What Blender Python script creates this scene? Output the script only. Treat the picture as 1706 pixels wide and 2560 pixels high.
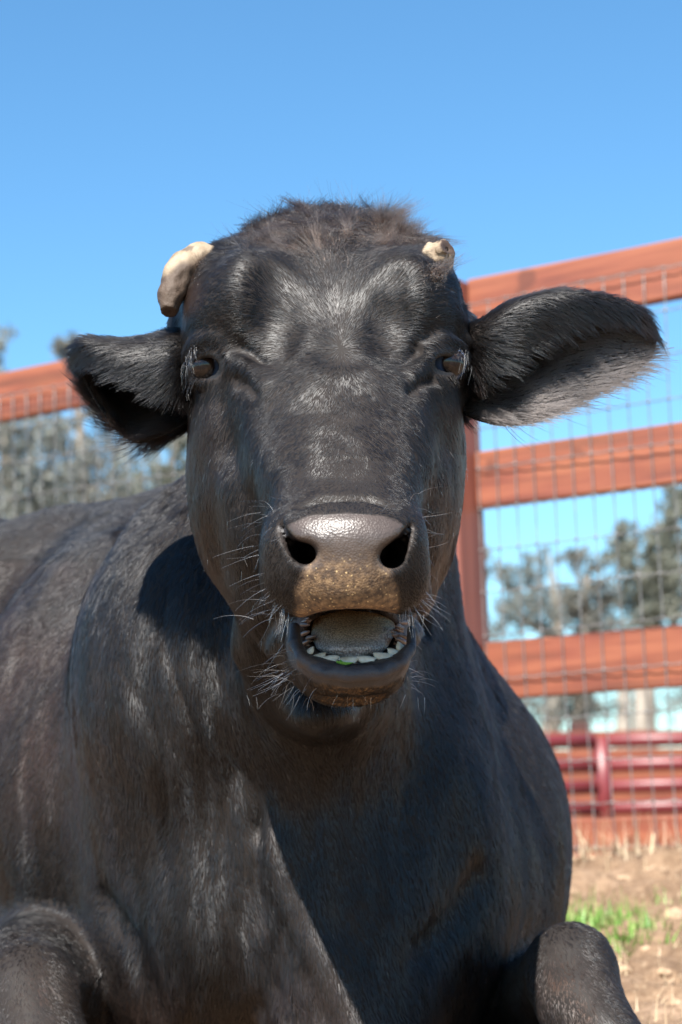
import bpy, math, random
import numpy as np
from mathutils import Matrix, Vector, Euler

random.seed(7); rng = np.random.default_rng(7)
for o in list(bpy.data.objects): bpy.data.objects.remove(o)
SC = bpy.context.scene
COL = SC.collection
STAGE = 9            # how much is built (low numbers while modelling)
RES = 0.0027         # finest grid spacing of the animal's surface

# ---------------------------------------------------------------- camera
LENS, PITCH, ROLL, CAMZ = 70.0, math.radians(9.24), math.radians(2.0), 0.32
FPX = LENS / 36 * 2560
cam_d = bpy.data.cameras.new('camera'); cam = bpy.data.objects.new('camera', cam_d); COL.objects.link(cam)
cam_d.sensor_fit = 'VERTICAL'; cam_d.sensor_height = 36; cam_d.sensor_width = 24; cam_d.lens = LENS
cam_d.clip_start = 0.05; cam_d.clip_end = 3000
MW = Matrix.Translation((0, 0, CAMZ)) @ Matrix.Rotation(math.pi/2 + PITCH, 4, 'X') @ Matrix.Rotation(-ROLL, 4, 'Z')
cam.matrix_world = MW
cam_d.dof.use_dof = True; cam_d.dof.focus_distance = 1.80; cam_d.dof.aperture_fstop = 7.5
SC.camera = cam
SC.render.resolution_x, SC.render.resolution_y = 682, 1024
SC.render.engine = 'CYCLES'
MWn = np.array(MW)
def toworld(P):                       # points (X right, Y up, D ahead of the camera) -> world
    P = np.asarray(P, float).reshape(-1, 3)
    Q = np.stack([P[:, 0], P[:, 1], -P[:, 2]], 1)
    return Q @ MWn[:3, :3].T + MWn[:3, 3]
def C(px, py, d): return np.array([(px-853)*d/FPX, (1280-py)*d/FPX, d])
def M(px, d): return px*d/FPX
def W(px, py, d): return toworld(C(px, py, d))[0]

# ---------------------------------------------------------------- sky, sun, exposure
SUN = Vector((-0.16, -0.60, 0.76)).normalized()      # towards the sun
wd = bpy.data.worlds.new('World'); SC.world = wd; wd.use_nodes = True
nt = wd.node_tree; bg = nt.nodes['Background']
sky = nt.nodes.new('ShaderNodeTexSky'); sky.sky_type = 'NISHITA'; sky.sun_disc = False
sky.sun_elevation = math.asin(SUN.z); sky.sun_rotation = math.atan2(SUN.x, SUN.y)
sky.altitude = 200; sky.air_density = 1.0; sky.dust_density = 0.1; sky.ozone_density = 3.2
hs = nt.nodes.new('ShaderNodeHueSaturation'); hs.inputs['Saturation'].default_value = 1.12; nt.links.new(sky.outputs[0], hs.inputs['Color'])
mx = nt.nodes.new('ShaderNodeMix'); mx.data_type = 'RGBA'; mx.blend_type = 'MULTIPLY'; mx.inputs[0].default_value = 1; mx.inputs[7].default_value = (0.81, 1.04, 1.03, 1)
nt.links.new(hs.outputs[0], mx.inputs[6]); nt.links.new(mx.outputs[2], bg.inputs[0]); bg.inputs[1].default_value = 0.075
sl = bpy.data.lights.new('sun', 'SUN'); so = bpy.data.objects.new('sun', sl); COL.objects.link(so)
sl.energy = 5.0; sl.angle = math.radians(0.5); sl.color = (1, 0.955, 0.89)
so.rotation_euler = SUN.to_track_quat('Z', 'Y').to_euler()
SC.view_settings.view_transform = 'Standard'; SC.view_settings.look = 'None'
SC.view_settings.exposure = 1.48; SC.view_settings.gamma = 1
SC.cycles.use_denoising = True; SC.cycles.use_adaptive_sampling = False
SC.cycles.max_bounces = 6; SC.cycles.transparent_max_bounces = 12

# ---------------------------------------------------------------- helpers
def setp(o, label=None, cat=None, group=None, kind=None):
    if label: o['label'] = label
    if cat: o['category'] = cat
    if group: o['group'] = group
    if kind: o['kind'] = kind
    return o
def link(name, data, parent=None):
    o = bpy.data.objects.new(name, data); COL.objects.link(o)
    if parent:
        o.parent = parent; o.matrix_parent_inverse = Matrix.Identity(4)
        o.matrix_local = Matrix.Translation(-Vector(parent.location)) if parent.parent is None else Matrix.Identity(4)
    return o
def npmesh(name, V, F, mat=None, smooth=True):
    me = bpy.data.meshes.new(name)
    V = np.asarray(V, np.float32); me.vertices.add(len(V)); me.vertices.foreach_set('co', V.ravel())
    if isinstance(F, np.ndarray): k = F.shape[1]; flat = F.ravel().astype(np.int32); n = len(F); st = np.arange(n, dtype=np.int32)*k
    else:
        ln = np.array([len(f) for f in F], np.int32); flat = np.concatenate([np.asarray(f, np.int32) for f in F]); n = len(F); st = np.concatenate([[0], np.cumsum(ln)[:-1]]).astype(np.int32)
    me.loops.add(len(flat)); me.loops.foreach_set('vertex_index', flat)
    me.polygons.add(n); me.polygons.foreach_set('loop_start', st)
    me.update(calc_edges=True); me.validate()
    if smooth: me.shade_smooth()
    else: me.shade_flat()
    if mat: me.materials.append(mat)
    return me
def nmat(name):
    m = bpy.data.materials.new(name); m.use_nodes = True
    return m, m.node_tree.nodes, m.node_tree.links, m.node_tree.nodes['Principled BSDF']
def noise(N, L, scale, detail=4, rough=0.55, vec=None, out='Fac'):
    n = N.new('ShaderNodeTexNoise'); n.inputs['Scale'].default_value = scale
    n.inputs['Detail'].default_value = detail; n.inputs['Roughness'].default_value = rough
    if vec: L.new(vec, n.inputs['Vector'])
    return n.outputs[out]
def ramp(N, L, fac, stops):
    r = N.new('ShaderNodeValToRGB'); L.new(fac, r.inputs[0]); e = r.color_ramp.elements
    while len(e) < len(stops): e.new(0.5)
    for q, (p, c) in zip(e, stops): q.position = p; q.color = (*c, 1) if len(c) == 3 else c
    return r.outputs[0]
def mix(N, L, fac, a, b, mode='MIX'):
    m = N.new('ShaderNodeMix'); m.data_type = 'RGBA'; m.blend_type = mode
    for s, v in ((m.inputs[0], fac), (m.inputs[6], a), (m.inputs[7], b)):
        if isinstance(v, bpy.types.NodeSocket): L.new(v, s)
        elif isinstance(v, (int, float)): s.default_value = v
        else: s.default_value = (*v, 1)
    return m.outputs[2]
def bump(N, L, b, h, strength=0.3, dist=0.01):
    n = N.new('ShaderNodeBump'); n.inputs['Strength'].default_value = strength; n.inputs['Distance'].default_value = dist
    L.new(h, n.inputs['Height']); L.new(n.outputs[0], b.inputs['Normal']); return n
def coords(N): return N.new('ShaderNodeTexCoord').outputs['Object']

def vn(P, scale, seed=0):                 # smooth value noise in 0..1
    Q = P*scale + seed*17.3; I = np.floor(Q).astype(np.int64); f = Q-I; f = f*f*(3-2*f); r = 0
    for i in (0, 1):
        for j in (0, 1):
            for k in (0, 1):
                h = ((I[:, 0]+i)*374761393 + (I[:, 1]+j)*668265263 + (I[:, 2]+k)*2147483647 + seed*974711) & 0xffffffff
                h = ((h ^ (h >> 13))*1274126177) & 0xffffffff; h = ((h ^ (h >> 16)) & 0xffff)/65535.0
                w = (f[:, 0] if i else 1-f[:, 0])*(f[:, 1] if j else 1-f[:, 1])*(f[:, 2] if k else 1-f[:, 2]); r = r+h*w
    return r

#ENVBEGIN
# ================================================================ THE PLACE
def boxmesh(V, F, lo, hi, bev=0.0):
    o = len(V); x0, y0, z0 = lo; x1, y1, z1 = hi
    V += [(x0,y0,z0),(x1,y0,z0),(x1,y1,z0),(x0,y1,z0),(x0,y0,z1),(x1,y0,z1),(x1,y1,z1),(x0,y1,z1)]
    F += [tuple(o+i for i in f) for f in ((0,3,2,1),(4,5,6,7),(0,1,5,4),(1,2,6,5),(2,3,7,6),(3,0,4,7))]
def tube(V, F, pts, r, seg=8, cap=True):
    P = np.array(pts, float); r = np.broadcast_to(r, len(P)); T_ = np.gradient(P, axis=0); T_ /= np.linalg.norm(T_, axis=1, keepdims=True)+1e-9
    ref = np.array([0, 0, 1.0]) if abs(T_[0][2]) < 0.8 else np.array([1.0, 0, 0]); o = len(V)
    e1 = np.cross(T_, ref); e1 /= np.linalg.norm(e1, axis=1, keepdims=True); e2 = np.cross(T_, e1); th = np.arange(seg)*2*math.pi/seg
    Q = P[:, None]+r[:, None, None]*(np.cos(th)[None, :, None]*e1[:, None]+np.sin(th)[None, :, None]*e2[:, None]); V += Q.reshape(-1, 3).tolist()
    for i in range(len(P)-1):
        for j in range(seg): F.append((o+i*seg+j, o+i*seg+(j+1) % seg, o+(i+1)*seg+(j+1) % seg, o+(i+1)*seg+j))
    if cap: F.append(tuple(o+j for j in range(seg))[::-1]); F.append(tuple(o+(len(P)-1)*seg+j for j in range(seg)))
def mobj(name, V, F, mat, parent=None, smooth=False):
    o = bpy.data.objects.new(name, npmesh(name, V, F, mat, smooth)); COL.objects.link(o)
    if parent: o.parent = parent
    return o
def empty(name, loc, rz=0):
    o = bpy.data.objects.new(name, None); COL.objects.link(o); o.location = loc; o.rotation_euler = (0, 0, rz); o.empty_display_size = 0.3; return o
def bevel(o, w, seg=2):
    m = o.modifiers.new('bevel', 'BEVEL'); m.width = w; m.segments = seg; m.limit_method = 'ANGLE'

# fence plane: vertical, from far left to near right
FA, FB = W(0, 925, 5.71), W(1706, 592, 4.62)
fu = (FB-FA)*np.array([1, 1, 0]); fu /= np.linalg.norm(fu); fn = np.array([fu[1], -fu[0], 0.0])      # fn looks towards the camera
if fn[1] > 0: fn = -fn
def hit(px, py, off=0.0):
    o = MWn[:3, 3]; d = W(px, py, 1.0)-o; t = ((FA+fn*off-o)@fn)/(d@fn); return o+d*t
F0 = hit(1208, 1660); F0z = hit(1560, 2172)[2]                                            # post corner, ground height at the fence
def gz(x, y):
    s = (np.asarray(x)-F0[0])*fn[0]+(np.asarray(y)-F0[1])*fn[1]      # distance in front of the fence
    t = np.clip(1-(s-0.05)/1.55, 0, 1); t = t*t*(3-2*t)
    return 0.045+(F0z-0.045)*t
# ---- ground
def gaxis(lo, a, b, hi, h):
    m = list(np.arange(a, b, h)); s = h; x = a; l = []
    while x > lo: s *= 1.14; x -= s; l.append(x)
    s = h; x = m[-1]; r = []
    while x < hi: s *= 1.14; x += s; r.append(x)
    return np.array(l[::-1]+m+r)
gx, gy = gaxis(-900, 0.1, 1.25, 900, 0.010), gaxis(-60, 2.9, 5.0, 1800, 0.010)
XX, YY = np.meshgrid(gx, gy, indexing='ij'); P3 = np.stack([XX.ravel(), YY.ravel(), 0*XX.ravel()], 1)
zz = gz(P3[:, 0], P3[:, 1]); near = np.exp(-((P3[:, 0]-.7)/3)**2-((P3[:, 1]-4)/3)**2)
cl = (vn(P3, 4, 1)-.5)*0.05+(vn(P3, 11, 2)-.5)*0.035+np.maximum(vn(P3, 24, 3)-.5, 0)*0.05+(vn(P3, 60, 4)-.5)*0.012
sfr = (P3[:, 0]-F0[0])*fn[0]+(P3[:, 1]-F0[1])*fn[1]
zz = zz+near*cl+0.03*np.exp(-((sfr-0.12)/0.14)**2)
I = np.arange(len(P3)).reshape(XX.shape); GF = np.stack([I[:-1, :-1], I[1:, :-1], I[1:, 1:], I[:-1, 1:]], -1).reshape(-1, 4)
dirt, N, L, b = nmat('dry_dirt'); co = coords(N)
c = ramp(N, L, noise(N, L, 5, 8, 0.65, vec=co), [(0.3, (0.13, 0.082, 0.05)), (0.5, (0.22, 0.145, 0.09)), (0.68, (0.29, 0.20, 0.135))])
c = mix(N, L, ramp(N, L, noise(N, L, 45, 6, 0.75, vec=co), [(0.42, (0, 0, 0)), (0.62, (0.8, 0.8, 0.8))]), c, (0.10, 0.06, 0.036))
c = mix(N, L, ramp(N, L, noise(N, L, 130, 3, 0.6, vec=co), [(0.62, (0, 0, 0)), (0.70, (0.7, 0.7, 0.7))]), c, (0.38, 0.30, 0.20))
L.new(c, b.inputs['Base Color']); b.inputs['Roughness'].default_value = 0.95; b.inputs['Specular IOR Level'].default_value = 0.2
bump(N, L, b, noise(N, L, 60, 8, 0.7, vec=co), 0.5, 0.012)
gr = mobj('ground', np.stack([P3[:, 0], P3[:, 1], zz], 1), GF, dirt, smooth=True); setp(gr, 'tan dry dirt with clods rising gently to the fence', None, None, 'structure')

# ---- wooden fence with welded wire
wood, N, L, b = nmat('red_stained_wood'); co = coords(N)
mp = N.new('ShaderNodeMapping'); mp.inputs['Scale'].default_value = (1.2, 30, 22); L.new(co, mp.inputs[0])
g1 = noise(N, L, 1.6, 7, 0.6, vec=mp.outputs[0]); mp2 = N.new('ShaderNodeMapping'); mp2.inputs['Scale'].default_value = (2, 6, 6); L.new(co, mp2.inputs[0]); g2 = noise(N, L, 1.4, 4, 0.6, vec=mp2.outputs[0])
c = ramp(N, L, g1, [(0.34, (0.09, 0.025, 0.016)), (0.48, (0.195, 0.050, 0.027)), (0.62, (0.28, 0.088, 0.045))])
c = mix(N, L, ramp(N, L, g2, [(0.35, (0, 0, 0)), (0.75, (0.75, 0.75, 0.75))]), c, (0.26, 0.085, 0.036))
c = mix(N, L, ramp(N, L, noise(N, L, 9, 3, vec=co), [(0.66, (0, 0, 0)), (0.72, (0.5, 0.5, 0.5))]), c, (0.05, 0.015, 0.01))
L.new(c, b.inputs['Base Color']); b.inputs['Roughness'].default_value = 0.62; bump(N, L, b, g1, 0.25, 0.003)
steel, N, L, b = nmat('galvanised_wire'); co = coords(N)
L.new(ramp(N, L, noise(N, L, 30, 4, vec=co), [(0.35, (0.15, 0.145, 0.14)), (0.7, (0.28, 0.265, 0.255))]), b.inputs['Base Color']); b.inputs['Metallic'].default_value = 0.45; b.inputs['Roughness'].default_value = 0.5
fence = empty('wooden_fence', (F0[0], F0[1], F0z), math.atan2(fu[1], fu[0]))
setp(fence, 'reddish brown board fence with welded wire standing behind the cow', 'fence')
# local frame: x along the fence to the right, -y towards the camera
loc_n = -1.0
def zof(py): return hit(1706, py)[2]-F0z
RT = [zof(592), zof(1055), zof(1560), zof(2040)]
print('fence rails', RT, 'ground', F0z)
for k, zt in enumerate(RT):
    for (x0, x1) in ((0.003, 2.42), (-2.60, -0.092)):
        V, F = [], []; n = 40; h = 0.138; w = 0.038; rs = np.random.default_rng(k*7+int(x0*10)+50)
        xs = np.linspace(x0, x1, n); wz = np.interp(xs, np.linspace(x0, x1, 7), rs.normal(0, 0.0022, 7)); wy = np.interp(xs, np.linspace(x0, x1, 5), rs.normal(0, 0.003, 5))
        for x, a, c_ in zip(xs, wz, wy): V += [(x, c_, zt-h+a), (x, c_, zt+a), (x, c_+w, zt+a), (x, c_+w, zt-h+a)]
        for i in range(n-1):
            for j in range(4): F.append((4*i+j, 4*i+(j+1) % 4, 4*(i+1)+(j+1) % 4, 4*(i+1)+j))
        F += [(0, 3, 2, 1), (4*n-4, 4*n-3, 4*n-2, 4*n-1)]
        o = mobj('rail', V, F, wood, fence); bevel(o, 0.004)
wood_v, N, L, b = nmat('red_stained_post'); co = coords(N)
mp = N.new('ShaderNodeMapping'); mp.inputs['Scale'].default_value = (22, 30, 1.2); L.new(co, mp.inputs[0]); g1 = noise(N, L, 1.6, 7, 0.6, vec=mp.outputs[0])
L.new(ramp(N, L, g1, [(0.3, (0.14, 0.038, 0.024)), (0.55, (0.22, 0.066, 0.042)), (0.7, (0.27, 0.09, 0.06))]), b.inputs['Base Color']); b.inputs['Roughness'].default_value = 0.6; bump(N, L, b, g1, 0.25, 0.003)
for x in (0.0, -2.6, 2.51):
    V, F = [], []; boxmesh(V, F, (x-0.089, -0.089, -0.3), (x, 0.0425, RT[0]-0.004)); bevel(mobj('post', V, F, wood_v, fence), 0.005)
def wiremesh(x0, x1, seed):
    rs = np.random.default_rng(seed); V, F = [], []; ztop = zof(668); yy = -0.006; r = 0.00150
    dx = lambda x, z: 0.0035*math.sin(x*3.1+seed)+0.0025*math.sin(x*9+z*5+seed); dy = lambda x, z: 0.004*math.sin(x*4.3+z*2+seed)*1.0-0.004
    xs = np.arange(x0, x1, 0.0508); zs = ztop-np.arange(0, 17)*0.1016; zs = zs[zs > -0.22]
    jx = rs.normal(0, 0.0009, len(xs))
    for x, j in zip(xs, jx):
        z_ = np.linspace(zs[0], zs[-1], 30); tube(V, F, [(x+j+0.0022*math.sin(z*7+x*5+seed)+dx(0, z), yy+dy(x, z), z) for z in z_], r, 6)
    for z in zs:
        x_ = np.arange(x0, x1, 0.0127); tube(V, F, [(x, yy-0.002+dy(x, z)-0.0012*math.cos(x*2*math.pi/0.0508), z+0.0035*math.sin(x*2.3+z*9+seed)+0.0013*math.sin(x*2*math.pi/0.0508)) for x in x_], r, 6)
        for x, j in zip(xs, jx):
            zc = z+0.0035*math.sin(x*2.3+z*9+seed); yc = yy-0.002+dy(x, z); xc = x+j+0.0022*math.sin(z*7+x*5+seed)+dx(0, z)
            tube(V, F, [(xc-0.0035, yc, zc-0.0035), (xc, yc-0.001, zc), (xc+0.0035, yc, zc+0.0035)], [0.0016, 0.0032, 0.0016], 6)
    return V, F
for a_, b_, sd in ((0.012, 2.40, 1), (-2.58, -0.10, 2)):
    V, F = wiremesh(a_, b_, sd); mobj('wire_mesh', V, F, steel, fence, smooth=True)

# ---- steel corral panels and a board fence further back
redm, N, L, b = nmat('red_enamel'); co = coords(N); L.new(mix(N, L, noise(N, L, 6, vec=co), (0.11, 0.013, 0.016), (0.18, 0.027, 0.027)), b.inputs['Base Color']); b.inputs['Roughness'].default_value = 0.4
def gpt(px, d): p = W(px, 2090, d); return np.array([p[0], p[1], float(gz(p[0], p[1]))])
def panel(px0, d0, px1, d1, tops, ups, label, r=0.036):
    A_, B_ = W(px0, 2000, d0), W(px1, 2000, d1); u = (B_-A_)*np.array([1, 1, 0]); Ln = np.linalg.norm(u); z0 = float(gz(A_[0], A_[1])); e = empty('corral_panel', (A_[0], A_[1], z0), math.atan2(u[1], u[0]))
    setp(e, label, 'corral panel', 'red steel panels beyond the fence')
    for t in tops: V, F = [], []; tube(V, F, [(r, 0, t), (Ln/2, 0, t), (Ln-r, 0, t)], r, 12); mobj('rail', V, F, redm, e, True)
    for x in ups: V, F = [], []; tube(V, F, [(x*Ln, 0, 0.0), (x*Ln, 0, tops[0]/2), (x*Ln, 0, tops[0]+r*0.6)], r*1.15, 12); mobj('upright', V, F, redm, e, True)
    return e
TP_ = [W(1550, y, 10.5)[2]-F0z for y in (1850, 1912, 1966, 2020, 2064)]
panel(1160, 10.2, 1508, 10.5, TP_, (0.0, 0.5, 1.0), 'red steel corral panel seen lower right, left of its bright upright')
panel(1512, 10.5, 2150, 11.0, TP_, (0.0, 0.55, 1.0), 'red steel corral panel seen lower right, running out of the right edge')
def boardfence(px0, d0, px1, d1, bands, posts, label):
    A_, B_ = W(px0, 2000, d0), W(px1, 2000, d1); u = (B_-A_)*np.array([1, 1, 0]); Ln = np.linalg.norm(u); z0 = float(gz(A_[0], A_[1])); e = empty('board_fence', (A_[0], A_[1], z0), math.atan2(u[1], u[0]))
    setp(e, label, 'fence')
    for a, b_ in bands: V, F = [], []; boxmesh(V, F, (0, 0, b_), (Ln, 0.03, a)); mobj('board', V, F, wood, e)
    for x in posts: V, F = [], []; boxmesh(V, F, (x*Ln-.06, 0.034, 0), (x*Ln+.06, 0.15, bands[0][0]+0.07)); bevel(mobj('post', V, F, dark, e), 0.01)
dark, N, L, b = nmat('dark_post_wood'); L.new(mix(N, L, noise(N, L, 8, vec=coords(N)), (0.05, 0.022, 0.018), (0.11, 0.045, 0.035)), b.inputs['Base Color']); b.inputs['Roughness'].default_value = 0.8
zz_ = lambda y, d: W(1550, y, d)[2]-F0z
boardfence(1050, 13.2, 2100, 14.4, [(zz_(1826, 13.8), zz_(1842, 13.8)), (zz_(1872, 13.8), zz_(1902, 13.8)), (zz_(1926, 13.8), zz_(1954, 13.8)), (zz_(1982, 13.8), zz_(2012, 13.8)), (zz_(2034, 13.8), zz_(2060, 13.8))], (0.05, 0.385, 0.70, 0.96), 'weathered brown board fence with dark posts behind the red panels')

# ---- trees: pale limbed eucalyptus
bark, N, L, b = nmat('pale_bark'); co = coords(N); mp = N.new('ShaderNodeMapping'); mp.inputs['Scale'].default_value = (3, 3, 0.6); L.new(co, mp.inputs[0])
L.new(ramp(N, L, noise(N, L, 2.2, 5, vec=mp.outputs[0]), [(0.35, (0.16, 0.13, 0.10)), (0.6, (0.42, 0.37, 0.31))]), b.inputs['Base Color']); b.inputs['Roughness'].default_value = 0.85
def leafmat(name, a, b_, c_):
    m, N, L, b = nmat(name); g = N.new('ShaderNodeNewGeometry')
    tr = N.new('ShaderNodeBsdfTranslucent'); ms = N.new('ShaderNodeMixShader'); ms.inputs[0].default_value = 0.5; L.new(b.outputs[0], ms.inputs[1]); L.new(tr.outputs[0], ms.inputs[2]); L.new(ms.outputs[0], N['Material Output'].inputs[0])
    L.new(ramp(N, L, g.outputs['Random Per Island'], [(0.0, a), (0.5, b_), (1.0, c_)]), tr.inputs['Color'])
    L.new(ramp(N, L, g.outputs['Random Per Island'], [(0.0, a), (0.5, b_), (1.0, c_)]), b.inputs['Base Color']); b.inputs['Roughness'].default_value = 0.55
    return m
leaves = [leafmat('grey_green_leaves', (0.17, 0.185, 0.16), (0.23, 0.245, 0.22), (0.33, 0.34, 0.31)), leafmat('olive_leaves', (0.16, 0.17, 0.13), (0.21, 0.225, 0.18), (0.31, 0.31, 0.26)),  # leaf colours paled and greyed to stand in for distance haze
          leafmat('brownish_leaves', (0.14, 0.14, 0.12), (0.20, 0.20, 0.17), (0.29, 0.28, 0.24))]
def tree(d, base, clumps, limbs, n, mat, label, leaf=0.10, name='eucalyptus_tree', trunk_r=0.16, group='eucalyptus trees beyond the fence'):
    bp = W(base, 2090, d); z0 = float(gz(bp[0], bp[1])); e = empty(name, (bp[0], bp[1], z0)); setp(e, label, 'tree', group); o0 = np.array([bp[0], bp[1], z0])
    V, F = [], []
    for lb in limbs:
        P = np.array([W(x, y, d+dd)-o0 if y is not None else np.array([0, 0, -0.1]) for x, y, dd, r in lb]); P = crom0(P, 14); r = np.interp(np.linspace(0, 1, 14), np.linspace(0, 1, len(lb)), [l[3] for l in lb]); tube(V, F, P, r, 8)
    mobj('trunk', V, F, bark, e, True)
    cs = np.array([W(c[0], c[1], d+(c[3] if len(c) > 3 else 0))-o0 for c in clumps]); rr = np.array([c[2]*d/FPX for c in clumps]); w = rr**2; w /= w.sum()
    # small clusters inside each clump, leaves inside each cluster
    nc = max(60, n//22); n = int(n*0.60); leaf = leaf*0.72; ci = rng.choice(len(cs), nc, p=w); dv = rng.normal(0, 1, (nc, 3)); dv /= np.linalg.norm(dv, axis=1, keepdims=True); cc = cs[ci]+dv*rr[ci][:, None]*rng.random((nc, 1))**0.45*1.15*np.array([1, 1, 0.85])
    li = rng.integers(0, nc, n); LP = cc[li]+rng.normal(0, 1, (n, 3))*(rr[ci[li]]*0.16)[:, None]+np.array([0, 0, -0.05])
    a = rng.normal(0, 1, (n, 3))+np.array([0, 0, -0.7]); a /= np.linalg.norm(a, axis=1, keepdims=True); bb = np.cross(a, rng.normal(0, 1, (n, 3))); bb /= np.linalg.norm(bb, axis=1, keepdims=True)
    sz = leaf*rng.uniform(0.6, 1.4, (n, 1)); Q = np.stack([LP-a*sz, LP+bb*sz*0.33, LP+a*sz, LP-bb*sz*0.33], 1).reshape(-1, 3)
    mobj('crown', Q, np.arange(4*n).reshape(n, 4), mat, e)
def crom0(P, n):
    m = len(P); Q = np.concatenate([2*P[:1]-P[1:2], P, 2*P[-1:]-P[-2:-1]]); t = np.linspace(0, m-1, n); i = np.minimum(t.astype(int), m-2); f = (t-i)[:, None]
    a, b, c, d = Q[i], Q[i+1], Q[i+2], Q[i+3]; return 0.5*((2*b)+(-a+c)*f+(2*a-5*b+4*c-d)*f*f+(-a+3*b-3*c+d)*f**3)
tree(26, 60, [(20,1050,110),(-60,900,90),(-30,820,60),(110,1150,110),(60,1300,130),(-80,1200,150),(170,1060,60)], [[(60,None,0,.2),(50,1700,0,.17),(30,1300,0,.11),(0,1000,0,.05),(-20,840,0,.02)],[(50,1500,0,.1),(110,1250,.3,.06),(130,1100,.3,.02)]], 9000, leaves[0], 'tall grey green eucalyptus at the left edge beyond the fence')
tree(34, 230, [(230,1120,90),(165,860,42),(150,900,22),(300,1230,120),(200,1320,130),(260,1010,50),(160,1200,80)], [[(230,None,0,.2),(225,1700,0,.17),(215,1250,0,.11),(190,1000,0,.05),(165,850,0,.02)],[(222,1400,0,.1),(290,1200,.3,.05)]], 9000, leaves[2], 'thin eucalyptus with a high tuft standing left behind the ear')
tree(30, 420, [(400,1180,100),(470,1300,120),(380,1330,120),(440,1080,50),(520,1200,90)], [[(420,None,0,.2),(415,1500,0,.15),(420,1250,0,.08),(440,1090,0,.03)]], 8000, leaves[1], 'olive eucalyptus behind the cow back, nearest its neck')
tree(38, 1300, [(1235,1410,48),(1310,1500,70),(1350,1400,45),(1290,1440,40),(1215,1380,22),(1390,1540,60),(1250,1560,60),(1330,1750,90),(1250,1720,60)], [[(1350,None,0,.24),(1390,1760,0,.17),(1395,1560,0,.12),(1385,1470,0,.07),(1370,1380,0,.03)],[(1395,1600,0,.11),(1330,1560,.4,.08),(1290,1530,.4,.05)],[(1388,1500,0,.06),(1330,1430,.4,.03)]], 6500, leaves[0], 'bare limbed eucalyptus just right of the fence post')
tree(33, 1470, [(1430,1500,55),(1480,1420,50),(1440,1380,35),(1530,1490,50),(1500,1560,60),(1440,1740,70),(1380,1640,50)], [[(1450,None,0,.2),(1452,1800,0,.15),(1460,1600,0,.1),(1470,1450,0,.05),(1475,1390,0,.02)],[(1458,1620,0,.07),(1520,1500,.3,.03)]], 5500, leaves[2], 'middle eucalyptus of those seen to the right of the post')
tree(28, 1640, [(1620,1400,85),(1690,1330,75),(1700,1240,45),(1560,1360,45),(1660,1500,90),(1740,1430,110),(1600,1510,60),(1740,1240,60),(1560,1310,24)], [[(1625,None,0,.2),(1612,1830,0,.17),(1618,1650,0,.14),(1640,1450,0,.09),(1690,1280,0,.04)],[(1625,1600,0,.1),(1590,1450,.3,.06),(1570,1350,.3,.02)]], 9500, leaves[1], 'broad eucalyptus with a thick pale trunk at the right edge')
tree(48, 1560, [(1560,1680,70),(1680,1760,60),(1500,1770,50),(1620,1600,70),(1700,1650,60),(1450,1650,50),(1780,1700,80)], [[(1560,None,0,.25),(1560,1800,0,.2),(1565,1650,0,.1)]], 4500, leaves[0], 'low distant eucalyptus seen under the third rail')

# ---- distant hill line
hm, N, L, b = nmat('hill_scrub'); L.new(mix(N, L, noise(N, L, 0.05, 6, vec=coords(N)), (0.06, 0.07, 0.04), (0.16, 0.14, 0.09)), b.inputs['Base Color']); b.inputs['Roughness'].default_value = 1
nx, ny = 90, 14; V = []
for i in range(nx):
    a = math.radians(-130+260*i/(nx-1))
    for j in range(ny):
        R_ = 260+j*22; hgt = 16*max(0.0, math.sin(math.pi*j/(ny-1)))**0.9*(0.6+0.3*math.sin(i*0.23)+0.25*math.sin(i*0.61+1)); V.append((R_*math.sin(a), R_*math.cos(a), hgt-1.0))
F = [(i*ny+j, (i+1)*ny+j, (i+1)*ny+j+1, i*ny+j+1) for i in range(nx-1) for j in range(ny-1)]
h_ = mobj('hill', V, F, hm, smooth=True); setp(h_, 'low scrubby hill far behind the trees', None, None, 'structure')

# ---- grass, dry litter, stalks, stones
grassm, N, L, b = nmat('green_grass'); g = N.new('ShaderNodeNewGeometry'); L.new(ramp(N, L, g.outputs['Random Per Island'], [(0.0, (0.07, 0.17, 0.025)), (0.6, (0.14, 0.30, 0.05)), (1.0, (0.26, 0.38, 0.10))]), b.inputs['Base Color']); b.inputs['Roughness'].default_value = 0.5
strawm, N, L, b = nmat('dry_straw'); g = N.new('ShaderNodeNewGeometry'); L.new(ramp(N, L, g.outputs['Random Per Island'], [(0.0, (0.22, 0.15, 0.09)), (0.6, (0.42, 0.32, 0.20)), (1.0, (0.60, 0.50, 0.36))]), b.inputs['Base Color']); b.inputs['Roughness'].default_value = 0.7
def onground(px, py):
    o = MWn[:3, 3]; d = W(px, py, 1.0)-o
    for t in np.linspace(2.4, 9, 1400):
        p = o+d*t
        if p[2] < float(gz(p[0], p[1])): return p
    return o+d*5
def blades(name, pts, lr, wr, tilt, mat, label, nseg=4, kind='stuff', cat='grass'):
    V, F = [], []
    for p in pts:
        a = rng.uniform(0, 2*math.pi); l = rng.uniform(*lr); w = rng.uniform(*wr); dr = np.array([math.cos(a), math.sin(a), 0]); sd = np.array([-dr[1], dr[0], 0]); tl = abs(rng.normal(0, tilt)); o = len(V)
        for k in range(nseg):
            t = k/(nseg-1); c_ = p+dr*l*(t*math.sin(tl)+0.35*t*t*math.sin(tl))+np.array([0, 0, l*t*math.cos(tl)*(1-0.3*t*min(1, tl))-0.004]); w_ = w*(1-t*0.92); V += [c_-sd*w_, c_+sd*w_]
        for k in range(nseg-1): F.append((o+2*k, o+2*k+1, o+2*k+3, o+2*k+2))
    ob = mobj(name, V, F, mat, smooth=True); setp(ob, label, None, None, kind); return ob
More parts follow.
